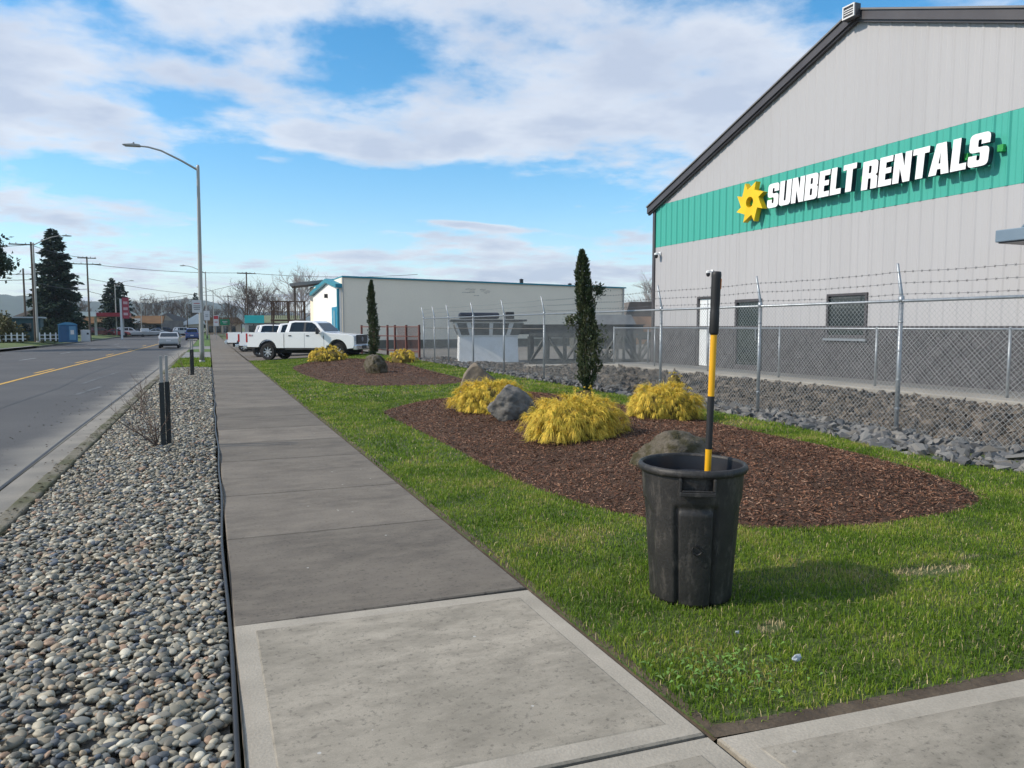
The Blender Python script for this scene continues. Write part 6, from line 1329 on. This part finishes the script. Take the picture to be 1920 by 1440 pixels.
gh_ = empty('house', (-9.0,209,-.3), R(4), 'blue-grey gabled house with broad roof far down the road', 'house'); m_bg = mat('blue_grey_siding', (.19,.21,.23), (.16,.18,.2), vs=1)
MB().box((.5,3,1.4), (8.4,6,2.8)).build('wall', m_bg, gh_); b = MB(); b.prism([(-4.2,2.8),(5.2,2.8),(4.4,3.6),(-.6,5.4),(-3.6,4.2)], -.5, 6.5, 'XZ'); b.build('roof', mat('grey_roof', (.17,.17,.175), (.14,.14,.145), vs=2), gh_)
b = MB(); b.prism([(-3.6,2.8),(1.2,2.8),(-1.2,4.9)], -.62, -.52, 'XZ'); b.build('gable', mat('tan_gable', (.36,.32,.26), (.32,.28,.23), vs=1), gh_)
for x in (-2,0,2.6): MB().box((x,-.05,1.3), (1.,.1,1.2)).build('window', m_glass, gh_)
wg = empty('house', (-3.6,188,-.3), R(0), 'small white gable-roofed shop right of the grey house', 'house'); MB().box((.3,3,1.3), (3.6,6,2.6)).build('wall', mat('cream_wall', (.62,.55,.45), (.56,.5,.4), vs=1), wg); b = MB(); b.prism([(-2.2,2.2),(2.6,2.6),(2.6,3.0),(1.2,4.9),(-2.2,2.7)], -.6, 6, 'XZ'); b.build('roof', flat('white_roof', (.75,.76,.77), .5), wg); MB().box((.2,-.05,1.1), (2.0,.1,1.2)).build('window', m_glass, wg)
ob = empty('shop', (1.2,196,-.3), R(-4), 'tan roadside shop with brown roof at the end of the sidewalk', 'shop'); MB().box((2,4,1.5), (8,8,3.)).build('wall', mat('peach_wall', (.50,.36,.26), (.45,.32,.23), vs=1), ob); b = MB(); b.prism([(-2.6,2.7),(6.6,2.7),(5.4,4.1),(-1.4,4.1)], -.8, 8.5, 'XZ'); b.build('roof', m_br, ob)
for x in (-.8,.9,2.6,4.3): MB().box((x,-.05,1.2), (1.1,.1,1.6)).build('window', m_glass, ob)
ob = empty('house', (-32,172,-.3), R(5), 'pale house half hidden behind the tallest conifer', 'house'); MB().box((0,3,1.6), (9,6,3.2)).build('wall', mat('pale_wall', (.5,.46,.42), (.45,.41,.38), vs=1), ob); b = MB(); b.prism([(-5,3.2),(5,3.2),(0,5.4)], -.6, 6.6, 'XZ'); b.build('roof', mat('pinkish_roof', (.33,.23,.19), (.28,.2,.17), vs=1), ob); MB().box((-1.5,-.05,1.6), (1.4,.1,1.2)).build('window', m_glass, ob)
# parked cars and a boat before the shops
CARS = [(-19.2,160,.2,'suv',(.10,.01,.015),'dark red parked car under the petrol canopy'),(-16.6,161,.3,'sedan',(.30,.03,.03),'red parked sedan before the brown shops'),(-14.6,163,.1,'suv',(.65,.65,.66),'white parked van-like car before the shops'),(-12.6,166,.3,'sedan',(.05,.055,.06),'dark parked sedan left of the boat'),
        (-8.6,178,.0,'suv',(.03,.05,.10),'navy parked car near the grey house'),(-6.6,176,.2,'sedan',(.02,.02,.025),'black parked sedan near the grey house'),(-4.9,174,-.1,'suv',(.55,.56,.57),'pale parked car left of the white gable'),(-9.9,170,.1,'sedan',(.62,.63,.65),'white parked sedan right of the boat')]
for (x, y, rz, k, c, lb) in CARS: car('parked_car', (x, y, -.32), rz, lb, k, paint('paint_%d' % (abs(hash(lb)) % 9999) if False else 'paint_'+lb.replace(' ', '_'), c), 'cars parked before the shops', detail=False)
bo = empty('motor_boat', (-11.4,160,-.25), R(5), 'white motor boat on a trailer before the shops', 'boat'); b = MB()
b.v = [(-2.6,-.9,.75),(2.0,-.95,.85),(3.2,0,1.15),(2.0,.95,.85),(-2.6,.9,.75),(-2.6,-.6,.25),(1.8,-.5,.25),(2.6,0,.5),(1.8,.5,.25),(-2.6,.6,.25)]; b.f = [(0,1,2,3,4),(9,8,7,6,5),(0,5,6,1),(1,6,7,2),(2,7,8,3),(3,8,9,4),(4,9,5,0)]; b.mi = [0]*7
b.build('hull', flat('gelcoat_white', (.75,.76,.78), .25), bo, bevel=.04); MB().box((-.2,0,1.15), (1.5,1.3,.6), ry=0).build('cabin', flat('boat_cabin', (.6,.62,.65), .3), bo, bevel=.1); MB().box((.6,0,1.25), (.06,1.2,.35)).build('windscreen', m_carglass, bo); MB().box((0,0,.1), (5,1.2,.12)).build('trailer', m_trim, bo)
for s in (-1,1): MB().lathe([(0,-.08),(.3,-.08),(.3,.08),(0,.08)], 14, axis='Y', c=(-.6,s*.8,.05), cap=False).build('trailer_wheel', m_tyre, bo)
# wooded hills
def hill(name, x0, x1, y, h, m, seed, lab=None):
    xs = np.linspace(x0, x1, 160); ys = np.linspace(0, 900, 12); X, Y = np.meshgrid(xs, ys); nz = np.array([[mnoise.fractal((x*.0016+seed, yy*.002, seed), 1., 2., 5) for x in xs] for yy in ys]); fine_ = np.array([[mnoise.noise((x*.05, yy*.05, seed)) for x in xs] for yy in ys])
    env = sstep(ys/420)[:, None]*sstep((xs-x0)/300)[None]*sstep((x1-xs)/500)[None]; Z = (h*(.75+.55*nz)+5*fine_)*env-3
    V = np.stack([X, Y+y, Z], -1).reshape(-1, 3); nx = len(xs); i = (np.arange(len(ys)-1)[:, None]*nx+np.arange(nx-1)[None]).ravel(); tag(put(name, fast_mesh(name, V, np.stack([i,i+1,i+nx+1,i+nx],1), m, True)), kind='structure')
m_hill = mat('forest_hill', (.030,.050,.028), (.055,.075,.04), rough=1., vs=.012, fine=.4, fs=.05)
hill('hills', -2600, 500, 2100, 95, m_hill, 3.); hill('hills', -600, 3800, 2500, 60, m_hill, 8.)
# the air between here and the hills
hz_ = MB().box((0,1650,69.), (8400,4300,142.)).build('haze', bpy.data.materials.new('haze_air')); tag(hz_, kind='stuff')
hm = hz_.data.materials[0]; hm.use_nodes = True; ht = hm.node_tree; ht.nodes.clear(); pv = ht.nodes.new('ShaderNodeVolumePrincipled'); pv.inputs['Color'].default_value = (.66,.79,.96,1); pv.inputs['Density'].default_value = .00017; pv.inputs['Anisotropy'].default_value = .2
ht.links.new(pv.outputs[0], ht.nodes.new('ShaderNodeOutputMaterial').inputs['Volume'])
